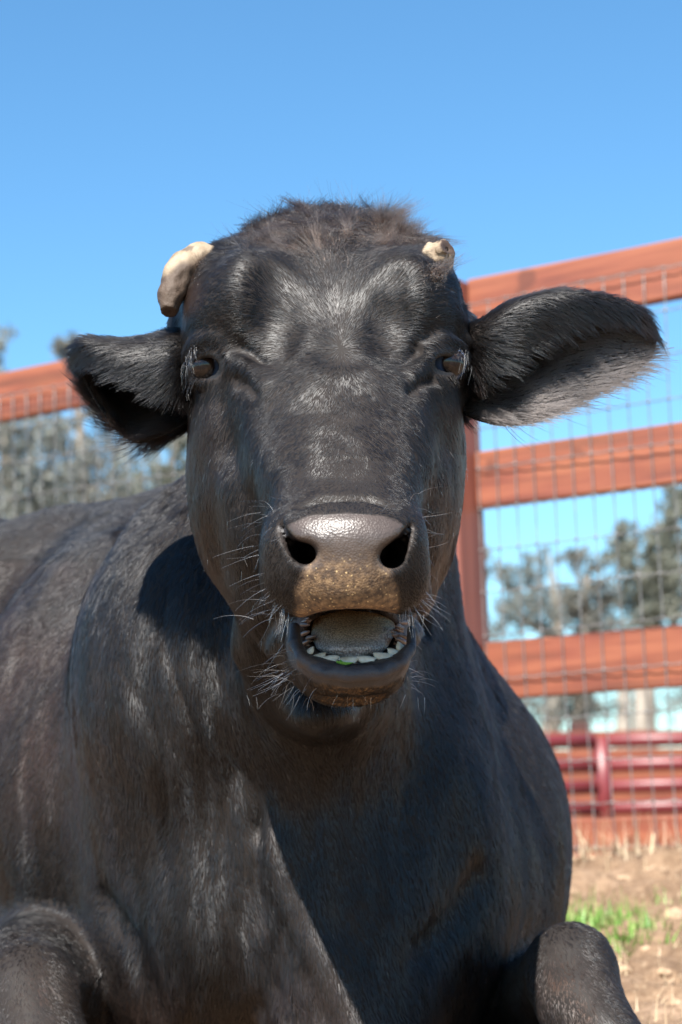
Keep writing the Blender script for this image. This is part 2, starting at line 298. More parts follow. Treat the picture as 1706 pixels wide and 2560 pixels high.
def gpoint(px, py, s): p = onground(px, py); q = p+np.array([rng.normal(0, s[0]), rng.normal(0, s[1]), 0]); q[2] = gz(q[0], q[1])-0.002; return q
cen = [onground(x, y) for x, y in ((1420,2310),(1470,2320),(1530,2330),(1590,2335),(1560,2350),(1470,2340),(1400,2320),(1640,2330))]
pts = []
for c_ in cen:
    for _ in range(170 if c_ is not cen[-1] else 60): q = c_+np.array([rng.normal(0, .04), rng.normal(0, .07), 0]); q[2] = gz(q[0], q[1])-0.005; pts.append(q)
for _ in range(60): q = onground(1690, 2270)+np.array([rng.normal(0, .03), rng.normal(0, .04), 0]); q[2] = gz(q[0], q[1])-0.005; pts.append(q)
blades('grass', pts, (0.02, 0.065), (0.0016, 0.0036), 0.95, grassm, 'bright green grass growing on the dirt beside the cow')
pts = []
for _ in range(2600):
    s = rng.uniform(-1.2, 1.6); off = rng.normal(0.07, 0.09); q = F0+fu*s+fn*off; q[2] = gz(q[0], q[1])+0.03*math.exp(-((off-0.12)/0.14)**2)+rng.uniform(-.002, .012); pts.append(q)
blades('dry_grass', pts, (0.03, 0.11), (0.001, 0.003), 1.15, strawm, 'pale dry grass litter heaped along the foot of the fence')
pts = []
for _ in range(500):
    q = onground(rng.uniform(1380, 1760), rng.uniform(2230, 2600)); q[2] = gz(q[0], q[1])+0.004; pts.append(q)
blades('straw', pts, (0.01, 0.05), (0.0006, 0.0018), 1.5, strawm, 'scattered bits of straw lying on the dirt')
def stalk(pts, r, label):
    P = [np.array(hit(x, y, off)) for x, y, off in pts]; o0 = P[0].copy(); V, F = [], []; tube(V, F, crom0(np.array(P)-o0, 10), np.linspace(r, r*0.5, 10), 6); o = mobj('dry_stalk', V, F, strawm, None, True); o.location = o0; setp(o, label, 'dry stalk', 'dry stalks at the fence')
stalk([(1500,2172,.06),(1475,2130,.05),(1442,2076,.03)], 0.0035, 'pale dry stalk leaning left against the bottom board')
stalk([(1530,2168,.07),(1500,2142,.06),(1482,2118,.05)], 0.0035, 'short pale dry stalk leaning beside the bottom board')
stalk([(1618,2225,.25),(1624,2170,.24),(1634,2085,.2)], 0.006, 'thick pale dry stalk standing upright before the fence')
stm, N, L, b = nmat('clod'); L.new(ramp(N, L, noise(N, L, 30, 5, vec=coords(N)), [(0.3, (0.24, 0.15, 0.09)), (0.7, (0.46, 0.34, 0.22))]), b.inputs['Base Color']); b.inputs['Roughness'].default_value = 0.95
bpy.ops.mesh.primitive_ico_sphere_add(subdivisions=4, radius=1); tmp = bpy.context.object; me0 = tmp.data
sv = np.array([v.co for v in me0.vertices]); sf = np.array([p.vertices for p in me0.polygons]); bpy.data.objects.remove(tmp)
for k, (x, y, r, lb) in enumerate(((1626,2388,.016,'largest pale clod on the dirt below the grass'),(1690,2300,.02,None),(1500,2385,.008,None),(1560,2430,.010,None),(1665,2440,.012,None),(1600,2490,.009,None),(1540,2420,.006,None),(1690,2520,.012,None),(1470,2215,.018,None),(1560,2205,.014,None),(1640,2190,.02,None),(1580,2540,.008,None))):
    p = onground(x, y); s = sv*(1+0.5*(vn(sv, 1.3, k+5)-.5)[:, None]+0.25*(vn(sv, 4, k+9)-.5)[:, None])*np.array([1.3, 1, 0.7])*r
    o = mobj('clod', s, sf, stm, None, True); o.location = (p[0], p[1], float(gz(p[0], p[1]))+r*0.25); o.rotation_euler = (0, 0, k)
    setp(o, lb or 'small tan dirt clod lying on the ground beside the cow', 'clod', 'dirt clods on the ground')
#ENVEND

# ================================================================ THE ANIMAL (implicit surface)
def axis(lo, hi, f0, f1, h, g=1.035, hmax=0.022):
    a = list(np.arange(f0, f1, h)); s = h; x = f0
    left = []
    while x > lo: s = min(s*g, hmax); x -= s; left.append(x)
    s = h; x = a[-1]; right = []
    while x < hi: s = min(s*g, hmax); x += s; right.append(x)
    return np.array(left[::-1] + a + right, np.float32)
GX = axis(-2.05, 0.62, -0.17, 0.15, RES)
GY = axis(-0.95, 0.36, -0.18, 0.20, RES)
GD = axis(1.56, 4.75, 1.60, 1.96, RES)
FLD = np.full((len(GX), len(GY), len(GD)), 0.3, np.float32)
def box(lo, hi, pad):
    sl = []
    for g, a, b in zip((GX, GY, GD), lo, hi):
        i, j = np.searchsorted(g, [a-pad, b+pad]); i = max(0, i-1); j = min(len(g), j+1)
        if j <= i: return None
        sl.append(slice(i, j))
    return tuple(sl)
def apply(sl, d, k, op):
    f = FLD[sl]
    if op == 'add':
        if k > 0:
            h = np.maximum(k - np.abs(f-d), 0)/k; FLD[sl] = np.minimum(f, d) - h*h*k*0.25
        else: FLD[sl] = np.minimum(f, d)
    else:
        d = -d; h = np.maximum(k - np.abs(f-d), 0)/max(k, 1e-9); FLD[sl] = np.maximum(f, d) + h*h*k*0.25
def grid(sl): return GX[sl[0]][:, None, None], GY[sl[1]][None, :, None], GD[sl[2]][None, None, :]
def ell(px, py, d, rx, ry, rd, k=0.02, op='add', rot=0, tilt=0, yaw=0):
    """ellipsoid: px radii rx, ry; depth radius rd in metres; rot turns it in the picture plane (deg), tilt about X, yaw about Y"""
    c = C(px, py, d); r = np.array([M(rx, d), M(ry, d), rd]); rm = r.max()
    sl = box(c-rm, c+rm, 2*k+0.01)
    if sl is None: return
    X, Y, D = grid(sl); X = X-c[0]; Y = Y-c[1]; D = D-c[2]
    if rot or tilt or yaw:
        R = (Matrix.Rotation(math.radians(rot), 3, 'Z') @ Matrix.Rotation(math.radians(tilt), 3, 'X') @ Matrix.Rotation(math.radians(yaw), 3, 'Y')).transposed()
        X, Y, D = (R[i][0]*X + R[i][1]*Y + R[i][2]*D for i in range(3))
    k0 = np.sqrt((X/r[0])**2 + (Y/r[1])**2 + (D/r[2])**2) + 1e-6
    k1 = np.sqrt((X/r[0]**2)**2 + (Y/r[1]**2)**2 + (D/r[2]**2)**2) + 1e-6
    apply(sl, (k0*(k0-1)/k1).astype(np.float32), k, op)
def cone(pts, k=0.02, op='add'):
    """chain of round cones through (px, py, d, radius px)"""
    PS = np.array([C(*p[:3]) for p in pts]); RS = np.array([M(p[3], p[2]) for p in pts])
    sl = box((PS-RS[:, None]).min(0), (PS+RS[:, None]).max(0), 2*k+0.01)
    if sl is None: return
    X, Y, D = grid(sl); best = None
    for A, B, ra, rb in zip(PS[:-1], PS[1:], RS[:-1], RS[1:]):
        ba = B-A; L2 = max(ba@ba, 1e-9)
        h = np.clip(((X-A[0])*ba[0] + (Y-A[1])*ba[1] + (D-A[2])*ba[2])/L2, 0, 1)
        d = np.sqrt((X-A[0]-h*ba[0])**2 + (Y-A[1]-h*ba[1])**2 + (D-A[2]-h*ba[2])**2) - (ra + h*(rb-ra))
        if best is None: best = d
        else:
            kk = min(ra, rb)*0.35; q = np.maximum(kk-np.abs(best-d), 0)/kk; best = np.minimum(best, d) - q*q*kk*0.10
    apply(sl, best.astype(np.float32), k, op)
def loft(A, B, st, expo=2.3, dorsal=True, k=0.02, smooth=4):
    """superelliptic tube along A->B; stations (px,py,d, half width px, half height m[, exponent])"""
    A, B = C(*A), C(*B); a = (B-A)/np.linalg.norm(B-A); e1 = np.array([1., 0, 0]); e1 -= a*(e1@a); e1 /= np.linalg.norm(e1)
    n = np.cross(e1, a)
    if n[2] > 0: n = -n
    T, U, V, RU, RV, EX = [], [], [], [], [], []
    for s in st:
        c = C(*s[:3]) - A
        if dorsal: c = c - n*s[4]
        T.append(c@a); U.append(c@e1); V.append(c@n); RU.append(M(s[3], s[2])); RV.append(s[4]); EX.append(s[5] if len(s) > 5 else expo)
    T = np.array(T); o = np.argsort(T); T = T[o]
    tt = np.linspace(T[0], T[-1], 240)
    def sm(y):
        y = np.interp(tt, T, np.array(y)[o])
        ker = np.exp(-0.5*(np.arange(-3*smooth, 3*smooth+1)/smooth)**2); ker /= ker.sum()
        return np.convolve(np.pad(y, 3*smooth, mode='edge'), ker, 'valid')
    U, V, RU, RV, EX = map(sm, (U, V, RU, RV, EX))
    cs = A + np.outer(tt, a) + np.outer(U, e1) + np.outer(V, n); rm = max(RU.max(), RV.max())
    sl = box(cs.min(0)-rm, cs.max(0)+rm, 2*k)
    X, Y, D = grid(sl); X = X-A[0]; Y = Y-A[1]; D = D-A[2]
    t = X*a[0]+Y*a[1]+D*a[2]; u = X*e1[0]+Y*e1[1]+D*e1[2]; v = X*n[0]+Y*n[1]+D*n[2]
    tc = np.clip(t, tt[0], tt[-1])
    I = lambda y: np.interp(tc.ravel(), tt, y).reshape(tc.shape)
    ru, rv, ex = I(RU), I(RV), I(EX)
    p = np.abs(u-I(U))/ru; q = np.abs(v-I(V))/rv
    g = (p**ex + q**ex)**(1/ex) + 1e-5
    gr = g**(1-ex)*np.sqrt((p**(ex-1)/ru)**2 + (q**(ex-1)/rv)**2)
    d = (g-1)/np.maximum(gr, 1e-3)
    d = np.maximum(d, -np.minimum(ru, rv))
    out = np.abs(t-tc); d = np.where(out > 0, np.where(d > 0, np.sqrt(d*d+out*out), np.maximum(d, out)), d)
    apply(sl, d.astype(np.float32), k, 'add')

# --- trunk, neck, shoulders, legs
cone([(690,1790,2.95,520), (-80,1800,3.55,480), (-800,1800,4.15,430)], 0.05)          # barrel
ell(-800,1780,4.25, 420,430,0.42, 0.1)                                                # hips
ell(540,1490,2.95, 400,270,0.22, 0.1)
ell(170,1500,3.1, 300,225,0.2, 0.08)                                                 # withers
ell(430,1660,2.78, 330,260,0.2, 0.14)
ell(760,2080,2.62, 520,620,0.30, 0.1)                                                 # chest
ell(270,1960,2.68, 300,480,0.25, 0.18, rot=8)                                         # shoulder blade
ell(330,1720,2.60, 90,300,0.06, 0.16, rot=-6)
ell(1080,1960,2.62, 235,440,0.20, 0.10, rot=12)                                       # far shoulder
ell(1180,2180,2.55, 225,380,0.18, 0.08)
cone([(850,850,2.19,210), (835,1200,2.32,300), (820,1500,2.42,330), (810,1800,2.52,380)], 0.08)            # neck
ell(810,1480,2.22, 210,330,0.16, 0.08)
cone([(690,1620,2.20,105),(775,1900,2.17,120),(840,2200,2.18,160),(880,2600,2.17,205)], 0.14)
ell(1000,2100,2.33, 230,450,0.14, 0.12)
ell(560,2150,2.32, 170,380,0.14, 0.12)
ell(520,1650,2.29, 160,300,0.16, 0.10)   # dewlap
ell(480,2300,2.42, 230,420,0.16, 0.09)                                                # breast
ell(1030,2250,2.38, 200,330,0.13, 0.09)
ell(450,1660,2.36, 230,380,0.15, 0.14)
ell(380,1850,2.38, 70,260,0.07, 0.10, rot=8)
for pts in ([(600,1500,2.33,12),(625,1750,2.27,20),(690,2000,2.22,22),(760,2300,2.17,24),(840,2560,2.14,26)],
            [(560,1480,2.36,8),(570,1750,2.33,14),(600,1950,2.31,14)],
            [(520,1480,2.39,8),(500,1760,2.38,14),(470,1950,2.37,12)]):
    cone(pts, 0.045)                                                                   # neck creases
cone([(680,2300,2.245,12),(790,2480,2.20,20),(850,2620,2.18,20)], 0.025, 'sub')
ell(30,2600,2.48, 280,260,0.2, 0.06)
cone([(260,2420,2.7,230),(70,2490,2.30,150),(60,2510,2.20,145),(190,2900,2.05,120)], 0.02)   # near foreleg
cone([(1150,2500,2.6,220),(1350,2500,2.30,95),(1425,2435,2.15,108),(1452,2515,2.11,106),(1590,2690,2.03,80),(1730,2900,2.0,68)], 0.025)
cone([(-500,2350,3.6,330),(-250,2480,3.1,170),(-330,2700,2.9,90)], 0.05)              # hind leg
cone([(-1150,1900,4.35,60),(-1230,2300,4.3,35)], 0.06)

# --- head
loft((850,560,2.04), (865,1300,1.70), [
    (820,555,2.16, 130,.04), (815,522,2.10, 215,.07,2.1), (808,530,2.045, 258,.085,2.1), (808,562,1.995, 292,.095,2.2), (818,640,1.945, 305,.098),
    (826,760,1.90, 312,.105), (842,880,1.862, 302,.10), (852,1000,1.812, 258,.095,2.7), (856,1100,1.762, 222,.082,3.0),
    (860,1200,1.712, 188,.068,3.0), (863,1265,1.682, 172,.056,2.8), (865,1320,1.66, 150,.045), (866,1345,1.65, 70,.02)], expo=2.5, k=0.03)
loft((812,850,2.08), (878,1690,1.77), [
    (812,760,2.10, 200,.06,2.0), (812,900,2.07, 310,.09), (812,1100,2.02, 329,.105), (814,1250,1.97, 322,.10),
    (820,1370,1.935, 300,.09), (832,1470,1.90, 262,.08), (848,1560,1.86, 212,.07), (864,1635,1.82, 160,.055),
    (876,1692,1.79, 128,.04), (880,1722,1.78, 85,.022)], expo=2.3, dorsal=False, k=0.035)
ell(805,1765,1.99, 92,70,0.08, 0.04)                                                  # throat
cone([(700,1600,2.0,120),(800,1700,2.1,170),(810,1850,2.3,200)], 0.05)
# masseter and cheek
ell(560,1190,1.95, 75,230,0.07, 0.03); ell(1075,1180,1.95, 70,230,0.07, 0.03)
ell(640,1330,1.87, 70,170,0.05, 0.03, rot=18); ell(1035,1330,1.87, 60,170,0.05, 0.03, rot=-16)
# brow ridges and orbits
ell(575,800,1.968, 112,100,0.052, 0.04, rot=25); ell(1062,795,1.968, 98,98,0.052, 0.04, rot=-25)
ell(530,910,1.99, 68,80,0.045, 0.025); ell(1112,905,1.99, 62,80,0.045, 0.025)
ell(640,740,1.935, 80,90,0.035, 0.05); ell(1010,740,1.935, 75,90,0.035, 0.05)
# ridge beside the nose (facial crest), inner eye corner folds
cone([(585,935,1.925,26),(640,980,1.89,24),(672,1060,1.86,26),(690,1180,1.82,30)], 0.03)
cone([(1060,930,1.925,24),(1020,990,1.89,24),(1010,1070,1.85,26),(1010,1180,1.81,30)], 0.03)
cone([(590,905,1.915,14),(640,925,1.895,16),(662,965,1.89,10)], 0.012)
cone([(1075,905,1.915,12),(1040,915,1.90,14),(1015,960,1.89,10)], 0.012)
cone([(580,975,1.905,5),(620,975,1.880,6),(655,1000,1.862,4)], 0.014, 'sub')
cone([(1010,1000,1.845,4),(1018,960,1.852,5),(1005,900,1.852,4)], 0.014, 'sub')
# horn bases and temple
ell(545,720,2.03, 60,90,0.05, 0.05); ell(1062,705,2.03, 48,80,0.05, 0.05)
ell(465,920,2.06, 38,120,0.05, 0.05); ell(1160,915,2.06, 34,110,0.05, 0.05)
ell(1130,760,1.975, 14,30,0.02, 0.015, 'sub', rot=-20)
# whorl dip, bridge of nose
ell(840,865,1.845, 45,28,0.010, 0.02, 'sub'); 
# muzzle
ell(783,1392,1.722, 100,122,0.070, 0.03); ell(950,1388,1.722, 96,122,0.070, 0.03)
ell(868,1400,1.712, 130,128,0.070, 0.03); ell(868,1465,1.698, 128,75,0.050, 0.02)
ell(866,1322,1.688, 158,48,0.040, 0.02)
ell(697,1385,1.722, 37,80,0.045, 0.018, rot=6); ell(1018,1380,1.722, 33,80,0.045, 0.018, rot=-6)
cone([(735,1462,1.70,42),(705,1495,1.735,28)], 0.035); cone([(1000,1460,1.70,40),(1030,1492,1.735,26)], 0.035)
cone([(735,1325,1.668,15),(768,1347,1.657,19),(800,1358,1.652,15)], 0.014); cone([(998,1322,1.668,14),(975,1345,1.657,18),(945,1357,1.652,14)], 0.014)
# nostrils
cone([(706,1314,1.672,9),(714,1342,1.664,14),(734,1372,1.652,19),(768,1388,1.640,20)], 0.006, 'sub'); cone([(712,1335,1.69,9),(730,1368,1.68,17),(760,1386,1.67,20)], 0.006, 'sub')
cone([(766,1384,1.64,25),(764,1388,1.69,27),(780,1380,1.76,26)], 0.008, 'sub')
cone([(745,1376,1.64,15),(748,1376,1.70,18)], 0.006, 'sub')
cone([(1024,1316,1.672,9),(1017,1342,1.662,15),(1000,1370,1.650,21),(982,1390,1.640,22)], 0.006, 'sub'); cone([(1017,1335,1.69,10),(1002,1366,1.68,20),(984,1388,1.67,22)], 0.006, 'sub')
cone([(978,1392,1.64,27),(978,1394,1.69,29),(958,1385,1.76,26)], 0.008, 'sub')
cone([(998,1366,1.64,15),(994,1370,1.70,20)], 0.006, 'sub')
# lower jaw and mouth
ell(884,1645,1.77, 143,54,0.065, 0.02); ell(880,1694,1.775, 116,40,0.05, 0.02)
ell(884,1590,1.725, 140,66,0.13, 0.008, 'sub'); ell(884,1560,1.68, 128,40,0.07, 0.006, 'sub')
cone([(738,1570,1.765,13),(738,1610,1.745,16),(756,1650,1.725,17),(800,1677,1.712,18),(870,1688,1.706,18),(945,1684,1.708,18),(1000,1661,1.72,17),(1028,1620,1.742,16),(1028,1575,1.765,13)], 0.006)
# finer relief laid on the finished surface
def surf(px, py):
    d = GD.astype(float); x = (px-853)*d/FPX; y = (1280-py)*d/FPX
    i = np.clip(np.searchsorted(GX, x), 0, len(GX)-1); j = np.clip(np.searchsorted(GY, y), 0, len(GY)-1)
    f = FLD[i, j, np.arange(len(GD))]; k = np.argmax(f < 0); return float(d[k]) if f[k] < 0 else 2.3
def carve(pts, r, off, k, op='sub'): cone([(x, y, surf(x, y)+off, r) for x, y in pts], k, op)
for sx, m in ((1, lambda x: x), (-1, lambda x: 1668-x)):
    carve([(m(692), 700), (m(697), 780), (m(690), 850)], 46, -0.0170, 0.024)
    carve([(m(528), 856), (m(575), 860), (m(620), 876), (m(652), 905)], 15, -0.0042, 0.010)
    carve([(m(480), 872), (m(505), 852), (m(545), 846), (m(590), 850)], 11, 0.0038, 0.012, 'add')
    carve([(m(578), 908), (m(612), 916), (m(644), 940), (m(660), 975)], 13, 0.0048, 0.016, 'add')
    carve([(m(585), 948), (m(612), 955), (m(634), 980)], 10, -0.0034, 0.008)
for d in (1.650, 1.662, 1.674, 1.688):
    cone([(705,1317,d+.010,9),(717,1346,d+.004,13),(736,1370,d,17),(762,1386,d-.004,20)], 0.003, 'sub'); cone([(1023,1317,d+.010,9),(1014,1346,d+.004,14),(999,1368,d,18),(982,1386,d-.004,22)], 0.003, 'sub')
carve([(765, 1262), (815, 1250), (865, 1246), (915, 1250), (968, 1262)], 10, -0.001, 0.010)
carve([(700, 1545), (668, 1560), (640, 1600)], 12, -0.001, 0.015); carve([(1045, 1540), (1068, 1560)], 12, -0.001, 0.015)
carve([(655, 2080), (690, 2240), (735, 2370), (795, 2480), (840, 2580)], 20, -0.006, 0.02)
carve([(705, 2120), (745, 2260), (800, 2390), (865, 2520), (890, 2600)], 34, 0.010, 0.04, 'add')
carve([(250, 2260), (330, 2360), (370, 2520)], 26, -0.010, 0.03)
carve([(1200, 2190), (1130, 2290), (1050, 2370)], 26, -0.011, 0.03)
# eye sockets and lids
EYES = [(522,916,1.943,52), (1117,908,1.925,50)]
for e in EYES: cone([(e[0],e[1],e[2],e[3]+2.5),(e[0],e[1],e[2]-0.0005,e[3]+2.5)], 0.003, 'sub')
ell(526,917,1.908, 45,33,0.036, 0.005, 'sub', rot=28); ell(1112,909,1.892, 45,31,0.038, 0.005, 'sub', rot=-18)
def lid(pts, r, k=0.008): cone([(x, y, d, r) for x, y, d in pts], k)
lid([(482,940,1.940),(487,908,1.932),(508,884,1.922),(533,884,1.912),(554,900,1.906),(568,922,1.904)], 10)
lid([(484,934,1.940),(492,955,1.934),(515,958,1.924),(540,942,1.914),(563,918,1.906)], 7)
lid([(1066,906,1.888),(1084,890,1.892),(1110,881,1.902),(1138,888,1.916),(1157,910,1.931)], 11)
lid([(1070,905,1.890),(1092,926,1.897),(1120,938,1.906),(1142,933,1.918),(1156,908,1.932)], 8)
cone([(575,868,1.905,8),(530,848,1.915,9),(490,860,1.93,9),(468,895,1.945,8)], 0.012); cone([(1065,868,1.893,8),(1110,848,1.905,9),(1145,860,1.922,9),(1166,892,1.94,8)], 0.012)

def nets():
    S = FLD < 0
    a = S[:-1, :-1, :-1]; any_ = a.copy(); all_ = a.copy()
    for i in (0, 1):
        for j in (0, 1):
            for k in (0, 1):
                s = S[i:S.shape[0]-1+i, j:S.shape[1]-1+j, k:S.shape[2]-1+k]; any_ |= s; all_ &= s
    act = any_ & ~all_; I = np.argwhere(act); idx = np.full(act.shape, -1, np.int32); idx[act] = np.arange(len(I), dtype=np.int32)
    acc = np.zeros((len(I), 3)); cnt = np.zeros(len(I)); cr = [(i, j, k) for i in (0, 1) for j in (0, 1) for k in (0, 1)]
    vals = {c: FLD[I[:, 0]+c[0], I[:, 1]+c[1], I[:, 2]+c[2]] for c in cr}
    for c in cr:
        for ax in range(3):
            if c[ax]: continue
            e = list(c); e[ax] = 1; e = tuple(e); v0, v1 = vals[c], vals[e]; m = (v0 < 0) != (v1 < 0)
            t = np.where(m, v0/np.where(m, v0-v1, 1), 0); p = np.array(c, float)[None].repeat(len(I), 0); p[:, ax] = t
            acc[m] += p[m]; cnt[m] += 1
    p = I + acc/cnt[:, None]
    V = np.stack([np.interp(p[:, q], np.arange(len(g)), g) for q, g in enumerate((GX, GY, GD))], 1)
    Fs = []
    for ax in range(3):
        s0 = [slice(1, -1)]*3; s1 = [slice(1, -1)]*3; s0[ax] = slice(0, -1); s1[ax] = slice(1, None)
        A, B = S[tuple(s0)], S[tuple(s1)]; E = np.argwhere(A != B); fl = A[tuple(E.T)]
        off = np.array([1, 1, 1]); off[ax] = 0; E = E + off; b, c = (ax+1) % 3, (ax+2) % 3
        eb = np.eye(3, dtype=int)[b]; ec = np.eye(3, dtype=int)[c]
        g = lambda Q: idx[Q[:, 0], Q[:, 1], Q[:, 2]]
        ok = np.all(E < np.array(act.shape), 1); E = E[ok]; fl = fl[ok]
        q = np.stack([g(E-eb-ec), g(E-ec), g(E), g(E-eb)], 1)
        q[fl] = q[fl][:, ::1]; q[~fl] = q[~fl][:, ::-1]; Fs.append(q[(q >= 0).all(1)])
    return V, np.concatenate(Fs)
BV, BF = nets()
BF = BF[:, ::-1]      # depth axis points away from the camera, so the winding flips
def relax(V, F, it, lam=0.5):
    e = np.concatenate([F[:, [0, 1]], F[:, [1, 2]], F[:, [2, 3]], F[:, [3, 0]]])
    for q in range(it):
        acc = np.zeros_like(V); cnt = np.bincount(e.ravel(), minlength=len(V)).astype(float)
        for x in range(3): acc[:, x] = np.bincount(e[:, 0], V[e[:, 1], x], len(V)) + np.bincount(e[:, 1], V[e[:, 0], x], len(V))
        l = lam if q % 2 == 0 else -lam*0.95
        V = V + l*(acc/np.maximum(cnt, 1)[:, None]-V)
    return V
BV = relax(BV, BF, 6)
def quadnormals(V, F):
    n = np.cross(V[F[:, 2]]-V[F[:, 0]], V[F[:, 3]]-V[F[:, 1]]); N = np.zeros_like(V)
    for c in range(4):
        for x in range(3): N[:, x] += np.bincount(F[:, c], n[:, x], len(V))
    return N/(np.linalg.norm(N, axis=1, keepdims=True)+1e-12)
bn = quadnormals(BV, BF); bn *= np.sign((bn*(BV-C(850,1100,2.1))).sum(1).mean())
bx, by = 853+BV[:, 0]/BV[:, 2]*FPX, 1280-BV[:, 1]/BV[:, 2]*FPX
def zone(x, y, rx, ry): return np.exp(-((bx-x)/rx)**2-((by-y)/ry)**2)
body_w = np.clip((BV[:, 2]-2.08)/0.06, 0, 1)
disp = body_w*((vn(BV*np.array([1, .7, 1]), 5.5, 61)-.5)*0.022 + (vn(BV*np.array([1, .6, 1]), 13, 62)-.5)*0.011)
warp = BV + np.stack([(vn(BV, 7, 63)-.5)*0.07 + BV[:, 1]*0.18, 0*bx, 0*bx], 1)
fold = np.abs(vn(warp*np.array([1, .10, .5]), 34, 64)*2-1)
disp += body_w*(zone(520,1720,170,330)*1.0+zone(700,2050,110,350)*0.8+zone(1000,1950,260,300)*0.35)*(fold-.5)*0.018
disp += body_w*zone(760,2450,170,260)*(vn(BV, 38, 65)-.5)*0.018
head_w = (1-body_w)*(BV[:, 2] > 1.74)
disp += head_w*((vn(BV, 26, 66)-.5)*0.0035+(vn(BV*np.array([1, .5, 1]), 55, 67)-.5)*0.0014)
lz = np.exp(-(np.minimum(np.hypot(bx-884, (by-1600)*1.25)-118, 60)/45)**2)*(BV[:, 2] < 1.80)*(by > 1600)
disp += lz*((vn(BV, 110, 68)-.5)*0.0022+(vn(BV*np.array([1, .4, 1]), 210, 69)-.5)*0.0014)
BV = BV + bn*disp[:, None]
print('body verts', len(BV), FLD.shape)
NBODY = len(BV)

# ---------------------------------------------------------------- ears (welded into the same body mesh)
def crom(P, n):
    P = np.asarray(P, float); m = len(P); Q = np.concatenate([2*P[:1]-P[1:2], P, 2*P[-1:]-P[-2:-1]])
    t = np.linspace(0, m-1, n); i = np.minimum(t.astype(int), m-2); f = (t-i).reshape((-1,)+(1,)*(P.ndim-1))
    a, b, c, d = Q[i], Q[i+1], Q[i+2], Q[i+3]
    return 0.5*((2*b) + (-a+c)*f + (2*a-5*b+4*c-d)*f*f + (-a+3*b-3*c+d)*f**3)
def gnormals(P):
    du = np.gradient(P, axis=0); dv = np.gradient(P, axis=1); n = np.cross(du, dv); return n/(np.linalg.norm(n, axis=2, keepdims=True)+1e-12)
def ear(st, nu=60, nv=56, th=0.007):
    P = np.array([[C(*p) for p in row] for row in st])
    P = crom(P, nu); P = np.stack([crom(P[i], nv) for i in range(nu)])
    N = gnormals(P); v = np.linspace(-1, 1, nv)[None, :, None]; u = np.linspace(0, 1, nu)[:, None, None]
    t = th*np.sqrt(np.clip(1-np.abs(v)**4, 0, 1))*np.sqrt(np.clip(1-u**6, 0.0, 1))*(1+0.8*(1-u)) + 0.0002
    A, B = P+N*t/2, P-N*t/2; V = np.concatenate([A.reshape(-1, 3), B.reshape(-1, 3)]); F = []
    I = np.arange(nu*nv).reshape(nu, nv); n = nu*nv
    F.append(np.stack([I[:-1, :-1], I[1:, :-1], I[1:, 1:], I[:-1, 1:]], -1).reshape(-1, 4))
    F.append(np.stack([I[:-1, :-1], I[:-1, 1:], I[1:, 1:], I[1:, :-1]], -1).reshape(-1, 4)+n)
    for e in (I[:, 0], I[:, -1][::-1], I[0][::-1], I[-1]):
        F.append(np.stack([e[:-1], e[:-1]+n, e[1:]+n, e[1:]], -1))
    uu = np.broadcast_to(u, (nu, nv, 1)).reshape(-1); vv = np.broadcast_to(v, (nu, nv, 1)).reshape(-1)
    du = np.gradient(P, axis=0).reshape(-1, 3)
    return V, np.concatenate(F), np.tile(uu, 2), np.tile(vv, 2), np.tile(du, (2, 1)), N.reshape(-1, 3)
# stations base -> tip; across: front fold, top edge, back of the cup, low, bottom edge
EAR_R = [[(1140,940,1.985),(1135,845,2.0),(1120,900,2.06),(1125,980,2.05),(1140,1020,2.0)],
         [(1215,950,1.955),(1200,820,1.97),(1205,880,2.04),(1195,990,2.01),(1195,1052,1.975)],
         [(1300,880,1.957),(1290,766,1.965),(1295,850,2.03),(1285,985,1.99),(1275,1065,1.965)],
         [(1400,820,1.967),(1400,738,1.975),(1400,830,2.015),(1380,960,1.985),(1365,1045,1.968)],
         [(1515,790,1.986),(1510,748,1.99),(1510,815,2.01),(1490,925,1.995),(1475,995,1.98)],
         [(1602,815,2.0),(1600,776,2.003),(1602,830,2.015),(1592,890,2.008),(1578,940,2.0)],
         [(1640,838,2.012),(1638,818,2.012),(1643,845,2.016),(1640,868,2.016),(1632,893,2.014)]]
EAR_L = [[(500,1010,1.985),(505,850,1.995),(500,900,2.07),(500,1010,2.06),(500,1040,2.0)],
         [(445,1000,1.955),(440,848,1.975),(440,890,2.07),(440,1010,2.07),(450,1066,1.99)],
         [(395,985,1.955),(385,856,1.98),(380,900,2.08),(375,1020,2.08),(385,1098,2.0)],
         [(330,945,1.965),(325,862,1.985),(320,900,2.08),(315,1010,2.08),(335,1106,2.01)],
         [(270,912,1.98),(265,858,1.995),(260,900,2.07),(258,980,2.07),(280,1062,2.02)],
         [(220,895,2.0),(215,852,2.005),(212,890,2.05),(215,940,2.05),(230,985,2.03)],
         [(190,880,2.02),(188,868,2.02),(188,880,2.035),(190,895,2.035),(195,908,2.03)]]
ears = [ear(EAR_R), ear(EAR_L)]
AV, AF = [BV], [BF]; off = len(BV); EARI = []
for V, F, *_ in ears:
    AV.append(V); AF.append(F+off); EARI.append((off, off+len(V))); off += len(V)
AV = np.concatenate(AV); AF = np.concatenate(AF)

